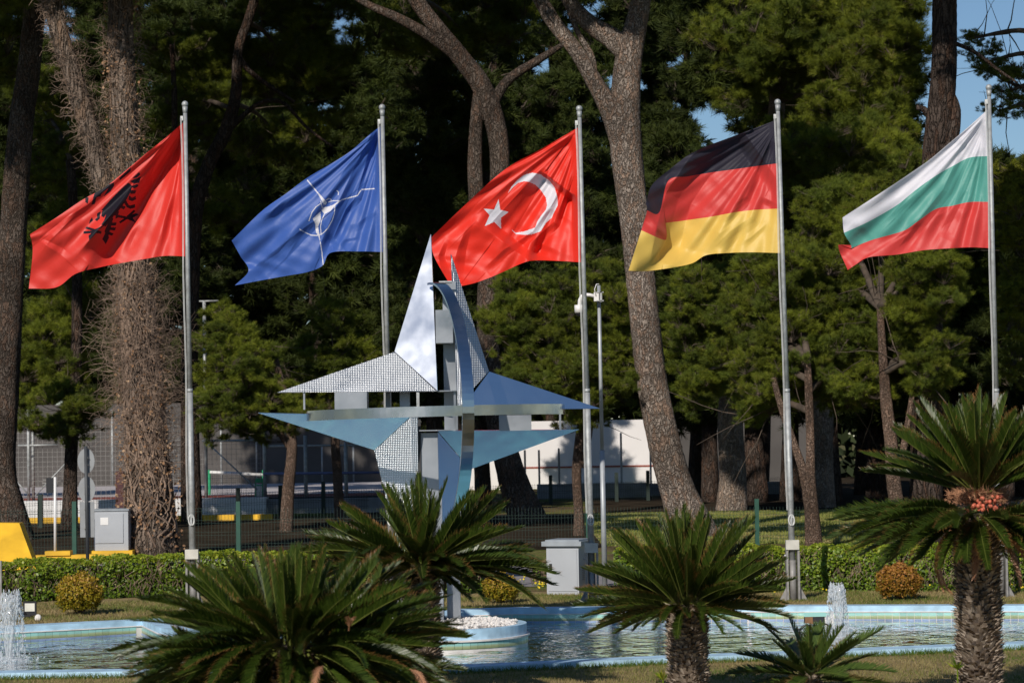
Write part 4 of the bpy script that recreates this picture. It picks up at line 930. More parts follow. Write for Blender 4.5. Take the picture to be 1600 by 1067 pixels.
def wires(mb, x0, x1, z0, z1, Y, step, r):
    for x in np.arange(x0, x1, step): mb.box((x, Y, (z0 + z1) / 2), (r, r, z1 - z0))
    for z in np.arange(z0, z1, step): mb.box(((x0 + x1) / 2, Y + r * 1.2, z), (x1 - x0, r, r))
wires(mb, P(20, 700, 67).x, P(412, 700, 67).x, CZ, 2.5, 67.1, .13, .007); mb.obj('chain_link', M_galv_d, cf, kind='stuff')
# net
tn = empty('tennis_net', P(370, 770, 72), 'tennis net with a white headband on green posts', 'net')
pxtube(328, 737.5, 411, 741.5, 72, .045, M_wp, 'headband', tn)
for x in (327, 411.5):
    p = P(x, 734, 72); mb = MB(); mb.tube([(p.x, 72, CZ), (p.x, 72, p.z)], .04, 8); mb.obj('post', M_gcrt, tn)
mb = MB(); wires(mb, P(328, 700, 72).x, P(411, 700, 72).x, CZ + .05, P(370, 741, 72).z, 72.02, .06, .006); mb.obj('netting', M_blackp, tn, kind='stuff')
ch = empty('green_chair', P(405, 772, 67.8), 'small green court chair behind the fence post', 'chair')
pxb = lambda x0, y0, x1, y1, Y, d, m_, nm, par: pxbox(x0, y0, x1, y1, Y, d, m_, nm, parent=par)
pxb(399, 747, 411, 754, 67.8, .05, M_gcrt, 'backrest', ch); pxb(399, 757, 411, 759, 67.5, .35, M_gcrt, 'seat', ch)
for x in (399.3, 410.3): pxb(x - .8, 750, x + .8, 776, 67.86, .04, M_gcrt, 'leg', ch)
for x in (399.3, 410.3): pxb(x - .8, 759, x + .8, 776, 67.5, .04, M_gcrt, 'leg', ch)
pxb(398, 760, 412, 776, 68.3, .4, M_wp, 'box', ch)
for x, yt in ((820, 703), (842, 703), (873, 700), (970, 676), (1016, 690), (1108, 700)):
    p = P(x, yt, 84); mb = MB(); mb.tube([(p.x, 84, 0), (p.x, 84, p.z)], .035, 8)
    mb.obj('court_post', M_galv_d if x < 900 or x > 1020 else M_galv, label={820: 'steel post just left of the leaning pine foot', 842: 'steel post against the white wall right of the leaning pine', 873: 'steel post hidden by the dark trunk', 970: 'tall grey post on the white wall right of the camera pole', 1016: 'grey post beside the large leaning pine', 1108: 'dark grey post between the two pale pines'}[x], cat='post', group='posts before the white wall')

# green fences
def fence(label, posts, ztop_px, zb, m_post, m_wire, post_w, Yf, step, wr, postlab=None, ph=None):
    cx = P(posts[0][0], 800, Yf(posts[0][0])); cx.z = 0
    root = empty('wire_fence', cx, label, 'fence'); pp = []
    for x, yt in posts:
        Y = Yf(x); p = P(x, yt, Y); mb = MB(); mb.box((p.x, Y, p.z / 2), (post_w, post_w, p.z)); mb.obj('post', m_post, root); pp.append(p)
    for a, b, (xa, _), (xb, _2) in zip(pp, pp[1:], posts, posts[1:]):
        za = P(xa, ztop_px(xa), a.y).z; zb_ = P(xb, ztop_px(xb), b.y).z; mb = MB(); L = (Vector((a.x, a.y)) - Vector((b.x, b.y))).length; n_ = int(L / step)
        for i in range(1, n_):
            t = i / n_; x = a.x + (b.x - a.x) * t; y = a.y + (b.y - a.y) * t; z = za + (zb_ - za) * t; mb.box((x, y, z / 2 + .03), (wr, wr, z - .04))
        rz = math.atan2(b.y - a.y, b.x - a.x)
        for h in np.arange(.12, min(za, zb_), .2):
            for q in ((0, .05) if h > .1 else (0,)): mb.box(((a.x + b.x) / 2, (a.y + b.y) / 2 - wr, h + q), (L, wr, wr), rz)
        mb.obj('wire_panel', m_wire, root, kind='stuff')
fence('green welded wire fence behind the clipped hedge', [(-140, 785), (116, 783), (372, 783), (640, 782), (918, 779), (1182, 779), (1450, 776), (1720, 774)], lambda x: 796 - (x - 0) * .003, 0, M_gfence, M_gwire, .07, lambda x: 41.8, .055, .0040)
fence('dark green wire fence in front of the courts', [(-60, 778), (63, 772), (205, 768), (372, 762), (438, 758), (505, 752), (630, 752), (745, 748), (860, 742), (963, 738), (1012, 735), (1108, 730), (1230, 730)], lambda x: 780 - x * .028, 0, M_dkpost, M_dkpost, .10, lambda x: 55 + (x + 60) * .0175, .09, .006)

# ------------------------------------------------------------------ left roadside things
yb = MB(); zt = P(60, 818, 37.5).z
p0 = G(-90, 893); p1 = G(56, 879); 
yb_pts = [P(-90, 882, 37.2), P(57, 877, 37.2), P(30, 817, 37.9), P(-90, 816, 37.9)]
yb_pts[0].z = 0; yb_pts[1].z = 0
yb.prism(yb_pts, Vector((0, .32, 0))); yb.obj('barrier_block', M_yel, label='yellow painted concrete barrier block with sloping end', cat='barrier')
k0 = P(55, 872, 39.9); k1 = P(200, 872, 39.9); mb = MB(); mb.box(((k0.x + k1.x) / 2, 39.9, .05), (k1.x - k0.x, .3, .13)); mb.obj('kerb', M_yel, kind='structure')
# signal post
k = P(90, 862, 39.9)
se = empty('signal_post', (k.x, 39.85, .11), 'slim white post with a black signal box on yellow foot', 'post')
mb = MB(); mb.box((k.x + .03, 39.85, .145), (.40, .26, .07)); mb.obj('foot', M_yel, se)
mb = MB(); tp = P(86, 745, 39.8); mb.tube([(k.x - .02, 39.8, .15), (tp.x, 39.8, tp.z)], .022, 10); mb.obj('pole', M_wp, se, True)
mb = MB(); q = P(79, 758, 39.85); mb.box((q.x, 39.85, q.z), (.12, .12, .24)); mb.obj('signal_box', M_blackp, se)
mb = MB()
for i, (dz, l_) in enumerate(((.09, .07), (.04, .09), (-.01, .06), (-.06, .08))): mb.box((q.x - .08, 39.83, q.z + dz), (l_, .04, .012))
mb.obj('connector', M_galv_d, se)
# sign
sY = 37.5; sp = P(137, 873, sY); sg = empty('road_sign', (sp.x, sY, 0), 'backs of two round signs and a grey panel on one dark pole', 'sign')
mb = MB(); t_ = P(134, 697, sY); mb.tube([(sp.x, sY, 0), (t_.x, sY, t_.z)], .026, 10); mb.obj('pole', simple('dark_pole_paint', (.05, .055, .06), .5), sg, True)
for (cx_, cy_) in ((134.5, 720), (135.5, 764)):
    c = P(cx_, cy_, sY + .05); mb = MB(); r_ = 13.3 / sc(sY); rr = 20.5 / sc(sY)
    pts = [Vector((c.x + r_ * math.cos(a), c.y, c.z + rr * .96 * math.sin(a))) for a in np.linspace(0, 2 * math.pi, 33)[:-1]]
    mb.prism(pts, Vector((0, .006, 0))); mb.obj('round_plate', M_sign, sg)
a = P(125, 784, sY + .05); b = P(148, 839, sY + .05); mb = MB(); mb.box(((a.x + b.x) / 2, sY + .05, (a.z + b.z) / 2), (b.x - a.x, .006, a.z - b.z)); mb.obj('square_plate', M_sign, sg)
mb = MB()
for yy_ in (715, 726, 760, 771, 795, 825):
    c = P(135, yy_, sY + .03); mb.box((c.x, sY + .02, c.z), (.07, .05, .012))
mb.obj('clamp', M_galv_d, sg)
# white cabinet on yellow plinth
a = P(147, 866, 40.9); b = P(200, 797, 40.9)
ce = empty('electric_cabinet', ((a.x + b.x) / 2, 40.9, 0), 'white electric cabinet on a yellow plinth beside the ivy covered tree', 'cabinet')
mb = MB(); mb.box(((a.x + b.x) / 2 + .02, 41.2, .06), (b.x - a.x + .12, .8, .14)); mb.obj('plinth', M_yel, ce)
mb = MB(); mb.box(((a.x + b.x) / 2, 41.2, (.13 + b.z) / 2), (b.x - a.x, .6, b.z - .13)); mb.obj('body', M_cab, ce)
mb = MB(); mb.box(((a.x + b.x) / 2, 41.2, b.z + .01), (b.x - a.x + .03, .64, .03)); mb.obj('lid', M_cab_top, ce)
mb = MB(); mb.box(((a.x + b.x) / 2 - .03, 40.893, (.2 + b.z) / 2), (b.x - a.x - .10, .015, b.z - .30)); mb.obj('door', M_cab, ce)
c = P(163, 814, 40.88); mb = MB(); mb.box((c.x, 40.883, c.z), (.13, .006, .12)); mb.obj('notice', M_wp, ce)
c = P(188, 770, 43.2); mb = MB(); mb.box((c.x, 43.2, .7), (.13, .2, 1.4)); mb.obj('marker_post', M_dark_red, label='dark red post beside the ivy tree behind the white cabinet', cat='post')
# cabinet by the third pole
a = P(861, 918, 29.3); b = P(917, 852, 29.3)
ce = empty('electric_cabinet', ((a.x + b.x) / 2, 29.3, 0), 'pale grey electric cabinet with overhanging lid by the crescent flag pole', 'cabinet')
cc = Vector(((a.x + b.x) / 2, 29.55, 0)); ww = (b.x - a.x) * .92
mb = MB(); mb.box((cc.x, cc.y, b.z / 2), (ww, .48, b.z), R(-18)); mb.obj('body', M_cab, ce)
mb = MB(); mb.box((cc.x, cc.y, b.z + .025), (ww + .09, .57, .055), R(-18)); mb.box((cc.x, cc.y, b.z + .06), (ww + .02, .5, .02), R(-18)); mb.obj('lid', M_cab_top, ce)
q = Matrix.Rotation(R(-18), 3, 'Z')
def loc(x, y, z): return cc + q @ Vector((x, y, 0)) + Vector((0, 0, z))
mb = MB(); mb.box(loc(0, -.243, b.z * .5), (ww - .04, .012, b.z - .09), R(-18)); mb.obj('door', M_cab, ce)
mb = MB(); mb.box(loc(-ww / 2 + .055, -.255, b.z * .55), (.03, .02, .10), R(-18)); mb.obj('handle', M_blackp, ce)
mb = MB()
for k in range(7): mb.box(loc(ww / 2 + .002, .0, b.z * .3 + k * .022), (.008, .2, .008), R(-18))
mb.obj('vent', M_galv_d, ce)
# camera pole
cp = P(945, 912, 31.0); cp.z = 0; ct = P(935.5, 446, 31.0)
ce = empty('camera_pole', cp, 'slim grey pole with a white dome security camera on an arm', 'pole')
mb = MB(); mb.tube([cp, cp + (ct - cp) * .45], [.034, .032], 12); mb.tube([cp + (ct - cp) * .447, ct], [.024, .022], 12); mb.obj('pole', simple('grey_pole_paint', (.38, .40, .42), .5, .3), ce, True)
c = P(936, 464, 30.92); mb = MB(); mb.box(c + Vector((-.035, 0, 0)), (.06, .12, .11)); mb.obj('junction_box', M_wp, ce)
mb = MB(); mb.box(c + Vector((.02, 0, 0)), (.03, .14, .125)); mb.box(c + Vector((.01, -.01, .055)), (.09, .12, .012)); mb.box(c + Vector((.01, -.01, -.05)), (.09, .12, .012)); mb.obj('bracket', M_galv, ce)
mb = MB(); mb.tube([P(x, y, 30.9) for x, y in ((930, 463), (922, 461), (914, 460.5), (909, 463), (906.5, 469), (906, 478))], [.022, .022, .024, .026, .028, .03], 10); mb.obj('arm', M_wp, ce, True)
c = P(904.5, 483, 30.9); mb = MB(); mb.tube([c + Vector((0, 0, .05)), c + Vector((0, 0, -.045))], .055, 16); mb.obj('camera_housing', M_wp, ce, True)
mb = MB(); mb.sphere(c + Vector((0, 0, -.045)), .045, 14, 10); mb.obj('dome', M_blackp, ce, True)
mb = MB(); mb.tube([P(x, y, 30.85) for x, y in ((931, 462), (929, 452), (932, 444), (936, 444))], .006, 6); mb.obj('cable', M_wp, ce, True)

# ------------------------------------------------------------------ hedges and bushes
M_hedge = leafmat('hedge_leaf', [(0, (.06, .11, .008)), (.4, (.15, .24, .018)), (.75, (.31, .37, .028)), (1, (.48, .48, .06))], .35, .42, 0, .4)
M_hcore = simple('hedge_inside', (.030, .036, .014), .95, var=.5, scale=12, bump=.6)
def hedge(label, pts, h, d, dens=6500):
    """pts: front-line points in world; hedge of height h(list) and depth d"""
    root = empty('hedge', pts[0], label, 'hedge'); core = MB(); C = []; N = []; T = []
    for i in range(len(pts) - 1):
        a, b = Vector(pts[i]), Vector(pts[i + 1]); L = (b - a).length; t = (b - a) / L; nn = Vector((t.y, -t.x, 0)); ha, hb = h[i], h[i + 1]
        vs = []
        for p, hh in ((a, ha), (b, hb)):
            for off, z in ((-.13, 0), (-.13, hh - .10), (-d, hh - .10), (-d, 0)): vs.append(p + nn * off + Vector((0, 0, z)))
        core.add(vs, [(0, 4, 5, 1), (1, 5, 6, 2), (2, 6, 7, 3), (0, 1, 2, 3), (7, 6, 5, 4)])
        m1 = int(L * max(ha, hb) * dens); u = rng.uniform(0, L, m1); z = rng.uniform(0.0, 1, m1); hh = ha + (hb - ha) * u / L
        wob = .035 * np.sin(u * 5 + i) + .03 * np.sin(z * 9 + u * 2.3) + .02 * np.sin(u * 17)
        thin = rng.random(m1) < np.clip(.55 + 1.2 * z, 0, 1) * (1 - .55 * (np.sin(u * 3.1 + 2) * np.sin(u * 1.3 + z * 4) > .55)); u, z, hh, wob = u[thin], z[thin], hh[thin], wob[thin]
        dep = rng.uniform(-.10, .03, len(u)) + wob - .05 * (1 - z) ** 3
        p = np.array(a)[None] + u[:, None] * np.array(t) + dep[:, None] * np.array(nn); p[:, 2] = z * hh
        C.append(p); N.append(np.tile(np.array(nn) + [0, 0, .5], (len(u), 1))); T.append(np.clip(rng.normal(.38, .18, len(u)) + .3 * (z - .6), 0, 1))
        m2 = int(L * d * dens * .8); u = rng.uniform(0, L, m2); q = rng.uniform(0, d, m2); hh = ha + (hb - ha) * u / L
        p = np.array(a)[None] + u[:, None] * np.array(t) - q[:, None] * np.array(nn); p[:, 2] = hh + rng.uniform(-.05, .02, m2) + .018 * np.sin(u * 6) + .012 * np.sin(u * 23)
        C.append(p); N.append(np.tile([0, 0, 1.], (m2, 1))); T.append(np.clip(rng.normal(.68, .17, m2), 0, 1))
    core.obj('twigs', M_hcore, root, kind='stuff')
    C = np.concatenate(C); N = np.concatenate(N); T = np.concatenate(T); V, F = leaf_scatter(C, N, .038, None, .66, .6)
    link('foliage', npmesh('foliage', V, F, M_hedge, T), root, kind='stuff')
    # bare twigs poking through the thin lower half
    tw = MB()
    for k in range(int(110 * len(pts))):
        i = random.randrange(len(pts) - 1); a, b = Vector(pts[i]), Vector(pts[i + 1]); t = (b - a).normalized(); nn = Vector((t.y, -t.x, 0))
        p = a.lerp(b, random.random()) + nn * random.uniform(-.04, .02) + Vector((0, 0, random.uniform(.02, h[i] * .8)))
        tw.tube([p, p + Vector((random.uniform(-.04, .04), 0, .06)) , p + Vector((random.uniform(-.07, .07), random.uniform(-.02, .02), .12))], .003, 3, cap=False)
    tw.obj('bare_twigs', M_vine, root, kind='stuff')
hl = [G(x, y) for x, y in [(-120, 946), (50, 941), (160, 936), (300, 931), (480, 929), (640, 928), (752, 927)]]
hedge('long clipped green hedge behind the left side of the pool', hl, [.44, .45, .46, .48, .49, .50, .50], .8)
hr = [G(x, y) for x, y in [(960, 926), (1120, 926), (1300, 925), (1450, 925), (1600, 924), (1760, 922)]]
hedge('clipped green hedge behind the right side of the pool', hr, [.50] * 6, .8)
hedge('short rounded hedge bush left of the pale grey cabinet', [G(832, 916), G(850, 917), G(866, 917)], [.26, .30, .28], .5, 3000)
def roundbush(label, cx, by, rpx, hpx, stops, n_=5200, Y=None):
    b = G(cx, by); Y = b.y; s1 = sc(Y); r_ = rpx / s1; h_ = hpx / s1
    root = empty('round_bush', b, label, 'bush', 'round yellow bushes on the dry grass')
    d = rng.normal(0, 1, (n_, 3)); d /= np.linalg.norm(d, axis=1)[:, None]; d[:, 2] = np.where(d[:, 2] < -.75, -d[:, 2], d[:, 2])
    lump = 1 + .10 * np.sin(d[:, 0] * 9 + 1) * np.cos(d[:, 2] * 7) + .05 * np.sin(d[:, 1] * 13 + d[:, 2] * 9)
    rr = ((rng.uniform(.72, 1.03, n_) + .13 * rng.random(n_) ** 6) * lump)[:, None]
    C = d * rr * np.array([r_, r_, h_ / 2 * 1.05]) + np.array([b.x, b.y, h_ * .53]); keep = C[:, 2] > .01
    V, F = leaf_scatter(C[keep], d[keep], .034, None, .5, .8)
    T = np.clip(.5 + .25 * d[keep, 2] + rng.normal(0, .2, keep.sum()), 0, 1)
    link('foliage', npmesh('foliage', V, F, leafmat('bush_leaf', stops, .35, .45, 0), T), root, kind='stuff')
    mb = MB()
    for k in range(60):
        a = random.uniform(0, 6.28); e = Vector((math.cos(a) * r_ * .8, math.sin(a) * r_ * .8, h_ * random.uniform(.2, .9))); mb.tube([b, b + e * .5 + Vector((0, 0, .04)), b + e], [.008, .005, .003], 4)
    mb.obj('stems', M_twig, root)
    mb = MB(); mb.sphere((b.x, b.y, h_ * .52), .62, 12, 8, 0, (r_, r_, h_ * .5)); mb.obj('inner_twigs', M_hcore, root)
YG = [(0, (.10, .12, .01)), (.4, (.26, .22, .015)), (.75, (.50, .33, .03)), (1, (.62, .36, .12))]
roundbush('round golden bush beside the floodlight left of the pool', 125, 961, 36, 60, YG)
roundbush('small round yellow bush right of the sago palm by the planter', 783, 944, 29, 46, YG, 4200)
roundbush('round orange tinted bush against the right hedge', 1405, 938, 35, 54, [(0, (.12, .11, .01)), (.4, (.30, .17, .02)), (.8, (.48, .22, .05)), (1, (.55, .25, .10))])
# flowers
def flowers(label, spots):
    mb = MB(); lf = []
    for cx, cy, n_ in spots:
        for k in range(n_):
            g = G(cx + random.gauss(0, 12), cy + random.uniform(-5, 3)); hgt = random.uniform(.03, .10)
            mb.tube([g, g + Vector((0, 0, hgt))], .0025, 3, 0, False); c = g + Vector((0, 0, hgt)); r_ = random.uniform(.010, .018)
            pts = [c + Vector((r_ * math.cos(a) * (1 if i % 2 else .55), -.006 + random.uniform(-.004, .004), r_ * math.sin(a) * (1 if i % 2 else .55))) for i, a in enumerate(np.linspace(0, 2 * math.pi, 13)[:-1])]
            mb.prism(pts, Vector((0, .004, 0)), 1)
    o = mb.obj('yellow_flowers', [M_gcrt if False else simple('flower_stem', (.06, .12, .02), .7), M_flower], kind='stuff', label=label)
flowers('small yellow wildflowers in front of the hedges', [(842, 921, 16), (872, 922, 14), (855, 917, 10), (805, 916, 6), (890, 920, 8), (1458, 922, 18), (1472, 918, 14), (1590, 926, 10), (1130, 930, 5), (1290, 931, 5), (720, 922, 6), (1200, 932, 5)])

# ------------------------------------------------------------------ grass
def grass(name, polys, dens, hgt, stops, label, w_=.006, tw=.5):
    V = []; T = []
    for (xa, xb, f0, f1, k) in polys:
        A = (xb - xa) * 3.0; n_ = int(dens * k); x = rng.uniform(xa, xb, n_); y = f0(x) + (f1(x) - f0(x)) * rng.uniform(0, 1, n_)
        # patchy green and straw
        g = .5 + .28 * np.sin(x * 1.7 + y * 2.1) * np.sin(y * 1.3 - x * .7) + .2 * np.sin(x * 4.3 + 1) * np.sin(y * 3.7) + rng.normal(0, .16, n_)
        h = hgt * rng.uniform(.5, 1.25, n_); an = rng.uniform(0, math.pi, n_); dx = np.cos(an) * w_; dy = np.sin(an) * w_
        lean = rng.normal(0, .5, (n_, 2)) * h[:, None]
        a = np.stack([x - dx, y - dy, np.zeros(n_)], 1); b = np.stack([x + dx, y + dy, np.zeros(n_)], 1); c = np.stack([x + lean[:, 0], y + lean[:, 1], h], 1)
        V.append(np.stack([a, b, c], 1).reshape(-1, 3)); T.append(np.clip(g, 0, 1))
    V = np.concatenate(V); F = np.arange(len(V)).reshape(-1, 3)
    link(name, npmesh(name, V, F, leafmat(name + '_blade', stops, .3, .6, 0), np.concatenate(T)), kind='stuff', label=label)
fx = np.array([p.x for p in farO]); fy = np.array([p.y for p in farO]); nx = np.array([p.x for p in nearO]); ny = np.array([p.y for p in nearO])
ffar = lambda x: np.interp(x, fx, fy) + .03; fnear = lambda x: np.interp(x, nx, ny) - .03
GS = [(0, (.36, .27, .13)), (.45, (.30, .25, .10)), (.65, (.17, .19, .04)), (1, (.08, .14, .02))]
grass('grass', [(-7.2, 7.2, ffar, lambda x: np.full_like(x, 29.3), 75000)], 1, .035, GS, 'short dry grass between the pool and the hedge')
grass('grass', [(-5.5, 5.5, lambda x: np.full_like(x, 16.2), fnear, 80000)], 1, .032, GS, 'short dry grass along the near edge of the pool', .004)
grass('grass', [(-5, 5, lambda x: fnear(x) - .10, fnear, 7000)], 1, .05, [(0, (.12, .18, .02)), (1, (.07, .15, .02))], 'greener grass tufts against the pool rim', .004)
grass('grass', [(1.5, 14, lambda x: np.full_like(x, 42.5), lambda x: np.full_like(x, 61.), 90000)], 1, .05, [(0, (.40, .32, .14)), (.4, (.30, .31, .08)), (1, (.15, .20, .03))], 'park lawn behind the green fence', .014)

# ------------------------------------------------------------------ sago palms
def frondmat(name, g0, g1, tipc):
    m, n, l, b = mat(name)
    at = n.new('ShaderNodeAttribute'); at.attribute_name = 'tint'; tp = n.new('ShaderNodeAttribute'); tp.attribute_name = 'tipf'
    r = ramp(n, [(0, g0), (1, g1)]); l.new(at.outputs['Fac'], r.inputs[0])
    oi = n.new('ShaderNodeObjectInfo')
    # brown only on some fronds
    th = n.new('ShaderNodeMath'); th.operation = 'MULTIPLY_ADD'; th.inputs[1].default_value = .5; th.inputs[2].default_value = .5; l.new(oi.outputs['Random'], th.inputs[0])
    mm = n.new('ShaderNodeMath'); mm.operation = 'MULTIPLY'; l.new(tp.outputs['Fac'], mm.inputs[0]); l.new(th.outputs[0], mm.inputs[1])
    mr = n.new('ShaderNodeMapRange'); mr.inputs[1].default_value = .48; mr.inputs[2].default_value = .85; l.new(mm.outputs[0], mr.inputs[0])
    mx = n.new('ShaderNodeMix'); mx.data_type = 'RGBA'; mx.inputs[7].default_value = (*tipc, 1); l.new(mr.outputs[0], mx.inputs[0]); l.new(r.outputs[0], mx.inputs[6])
    l.new(mx.outputs[2], b.inputs['Base Color']); b.inputs['Roughness'].default_value = .38; b.inputs['Specular IOR Level'].default_value = .5
    t = n.new('ShaderNodeBsdfTranslucent'); l.new(mx.outputs[2], t.inputs[0]); ms = n.new('ShaderNodeMixShader'); ms.inputs[0].default_value = .22
    l.new(b.outputs[0], ms.inputs[1]); l.new(t.outputs[0], ms.inputs[2]); l.new(ms.outputs[0], n['Material Output'].inputs[0]); return m
M_frond = frondmat('frond_green', (.018, .040, .005), (.066, .100, .012), (.36, .17, .06))
M_frondE = frondmat('young_frond_green', (.04, .075, .012), (.10, .15, .03), (.36, .20, .08))
M_rachis = simple('frond_rib', (.13, .15, .03), .5)
M_deadfr = frondmat('frond_dead', (.42, .20, .11), (.55, .30, .17), (.55, .30, .17))
def frond_mesh(name, L, curve, leaf, mats, npair=64, vee=R(38), curl=.0, seed=0, lw=.0066):
    """rib along +X bending down by curve (rad) over its length; leaflets on both sides in a V"""
    rg = np.random.default_rng(seed); V = []; F = []; MI = []; T = []; TP = []
    N = 30; xs = []; a = curve * -.15; p = np.zeros(3); rib = [p.copy()]; dirs = [np.array([math.cos(a), 0, math.sin(a)])]
    for i in range(N):
        a -= curve / N * (.5 + 1.0 * i / N); d = np.array([math.cos(a), 0, math.sin(a)]); p = p + d * L / N; rib.append(p.copy()); dirs.append(d)
    rib = np.array(rib); dirs = np.array(dirs)
    # rib: thin 4-sided strip
    for i in range(N + 1):
        w_ = .008 * (1 - .8 * i / N); up = np.array([-dirs[i][2], 0, dirs[i][0]])
        V += [rib[i] + [0, w_, 0], rib[i] + up * w_, rib[i] - [0, w_, 0], rib[i] - up * w_ * .6]; TP += [0] * 4
    for i in range(N):
        for k in range(4): F.append((i * 4 + k, i * 4 + (k + 1) % 4, (i + 1) * 4 + (k + 1) % 4, (i + 1) * 4 + k)); MI.append(1); T.append(.5)
    for j in range(npair):
        t = .14 + .86 * (j + .5) / npair; f = t * N; i = min(int(f), N - 1); fr = f - i; c = rib[i] * (1 - fr) + rib[i + 1] * fr; d = dirs[i]
        up = np.array([-d[2], 0, d[0]]); env = (min(1, (t - .08) / .25) ** .7) * (1 - max(0, t - .75) / .25 * .55)
        for s in (-1, 1):
            ln = leaf * env * rg.uniform(.88, 1.08); fwd = R(44 + 22 * t) + rg.normal(0, .06); ve = vee + rg.normal(0, .08)
            dr = d * math.sin(fwd) + (np.array([0, s, 0]) * math.cos(ve) + up * math.sin(ve)) * math.cos(fwd)
            w_ = lw; e = dr * ln; mid = c + e * .55 + up * (-.0 + curl * ln * .2); tip = c + e - np.array([0, 0, curl * ln * .6]) + rg.normal(0, .004, 3)
            wd = d * w_; o = len(V); V += [c - wd, c + wd, mid + wd, mid - wd, tip]; TP += [0, 0, .35, .35, 1.0 + .0 * t]
            F += [(o, o + 1, o + 2, o + 3), (o + 3, o + 2, o + 4, o + 4)]; MI += [0, 0]; tt = float(np.clip(rg.normal(.5, .25), 0, 1)); T += [tt, tt]
    F = [tuple(dict.fromkeys(f)) for f in F]
    me = bpy.data.meshes.new(name); me.from_pydata([tuple(v) for v in V], [], F)
    for m_ in mats: me.materials.append(m_)
    me.polygons.foreach_set('material_index', MI); a_ = me.attributes.new('tint', 'FLOAT', 'FACE'); a_.data.foreach_set('value', T)
    a_ = me.attributes.new('tipf', 'FLOAT', 'POINT'); a_.data.foreach_set('value', [float(x) for x in TP]); me.update(); return me
FR = [frond_mesh('frond', .80, c_, .135, [M_frond, M_rachis], 92, R(v_), cu, i) for i, (c_, v_, cu) in enumerate([(.18, 44, .05), (.35, 38, .1), (.6, 32, .2), (.05, 50, .0), (.9, 26, .3)])]
FE = [frond_mesh('frond', .80, c_, .19, [M_frondE, M_rachis], 66, R(v_), .0, 30 + i, .012) for i, (c_, v_) in enumerate([(.25, 22), (.45, 16), (.1, 28), (.12, 26)])]
FD = frond_mesh('dead_frond', .5, 1.2, .13, [M_deadfr, M_deadfr], 40, R(10), .3, 9)
M_stub = leafmat('leaf_base', [(0, (.08, .055, .04)), (.5, (.27, .21, .16)), (1, (.52, .44, .36))], .05, .9, 0, .1)
def palm_trunk(root, base, z0, z1, r0, r1, n_=1300):
    C = base; mb = MB(); N = 14
    zz = [z0 + (z1 - z0) * i / N for i in range(N + 1)]; rr = [(r0 + (r1 - r0) * i / N) * (1 + .05 * math.sin(i * 1.9)) * .86 for i in range(N + 1)]
    mb.tube([C + Vector((0, 0, z - C.z)) for z in zz], rr, 20); mb.obj('trunk', simple('trunk_fibre', (.06, .045, .035), .95, var=.5, scale=30, bump=.8), root, True)
    st = MB(); ga = math.pi * (3 - math.sqrt(5))
    for k in range(n_):
        t = (k + .5) / n_; z = z0 + (z1 - z0) * t; a = k * ga + random.gauss(0, .06); r_ = float(np.interp(z, zz, rr)) * .97
        d = Vector((math.cos(a), math.sin(a), 0)); c = C + Vector((0, 0, z - C.z)) + d * r_; tg = Vector((-math.sin(a), math.cos(a), 0)); ln = random.uniform(.025, .055); w_ = random.uniform(.010, .018)
        up = Vector((0, 0, 1)) * random.uniform(.1, 1.0) + d * 1.0; up.normalize(); tip = c + up * ln; th = Vector((0, 0, .007))
        st.add([c - tg * w_ - th, c + tg * w_ - th, c + tg * w_ + th, c - tg * w_ + th, tip - tg * w_ * .7, tip + tg * w_ * .7], [(0, 1, 5, 4), (3, 4, 5, 2), (0, 4, 3), (1, 2, 5)], 0, float(np.clip(random.gauss(.55, .25), 0, 1)))
    st.obj('leaf_bases', M_stub, root, kind='stuff')
def crown(root, c, tiers, lib=FR, name='frond'):
    """tiers: (count, elev0, elev1, len scale, library indices, radius)"""
    for (n_, e0, e1, ls, ids, rad) in tiers:
        off = random.uniform(0, 6.28)
        for k in range(n_):
            az = off + 2 * math.pi * k / n_ + random.gauss(0, .12); el = R(random.uniform(e0, e1)); s = ls * random.uniform(.88, 1.1)
            o = bpy.data.objects.new(name, lib[random.choice(ids)]); COL.objects.link(o); o.parent = root
            o.location = c + Vector((math.cos(az) * rad, math.sin(az) * rad, random.uniform(-.03, .03))) - root.location
            o.rotation_euler = (Matrix.Rotation(az, 3, 'Z') @ Matrix.Rotation(-el, 3, 'Y') @ Matrix.Rotation(random.gauss(0, .28), 3, 'X')).to_euler(); o.scale = (s, s * random.uniform(.85, 1.15), s * random.uniform(.6, 1.5))
def palm(label, px, py, Y, tiers, r0, r1, nst=1200, z0=0.0, dx=0, lib=None):
    c = P(px, py, Y); base = Vector((c.x + dx, Y, 0)); root = empty('sago_palm', base, label, 'palm', 'sago palms around the pool')
    palm_trunk(root, base, z0, c.z + .02, r0, r1, nst)
    crown(root, c, tiers, lib or FR); return root, c
# C: middle right, small round head on a shaggy trunk
palm('sago palm with a shaggy grey trunk and round dark crown in the middle right', 1073, 948, 17,
     [(26, -10, 4, .70, [0, 1], .10), (34, 4, 24, .77, [0, 1, 3], .09), (34, 24, 46, .79, [0, 3], .08), (28, 46, 66, .82, [0, 3], .06), (20, 66, 88, .76, [3, 0], .03)], .135, .14, 1500)
# B: behind the planter
palm('wide spreading sago palm in front of the sculpture', 658, 886, 17.8,
     [(26, -26, -4, .52, [0, 1], .12), (36, 2, 14, .98, [0, 1, 2], .10), (36, 12, 30, .97, [0, 1, 2], .08), (28, 30, 52, .86, [0, 3], .06), (20, 54, 85, .74, [3, 0], .03)], .13, .13, 1300)
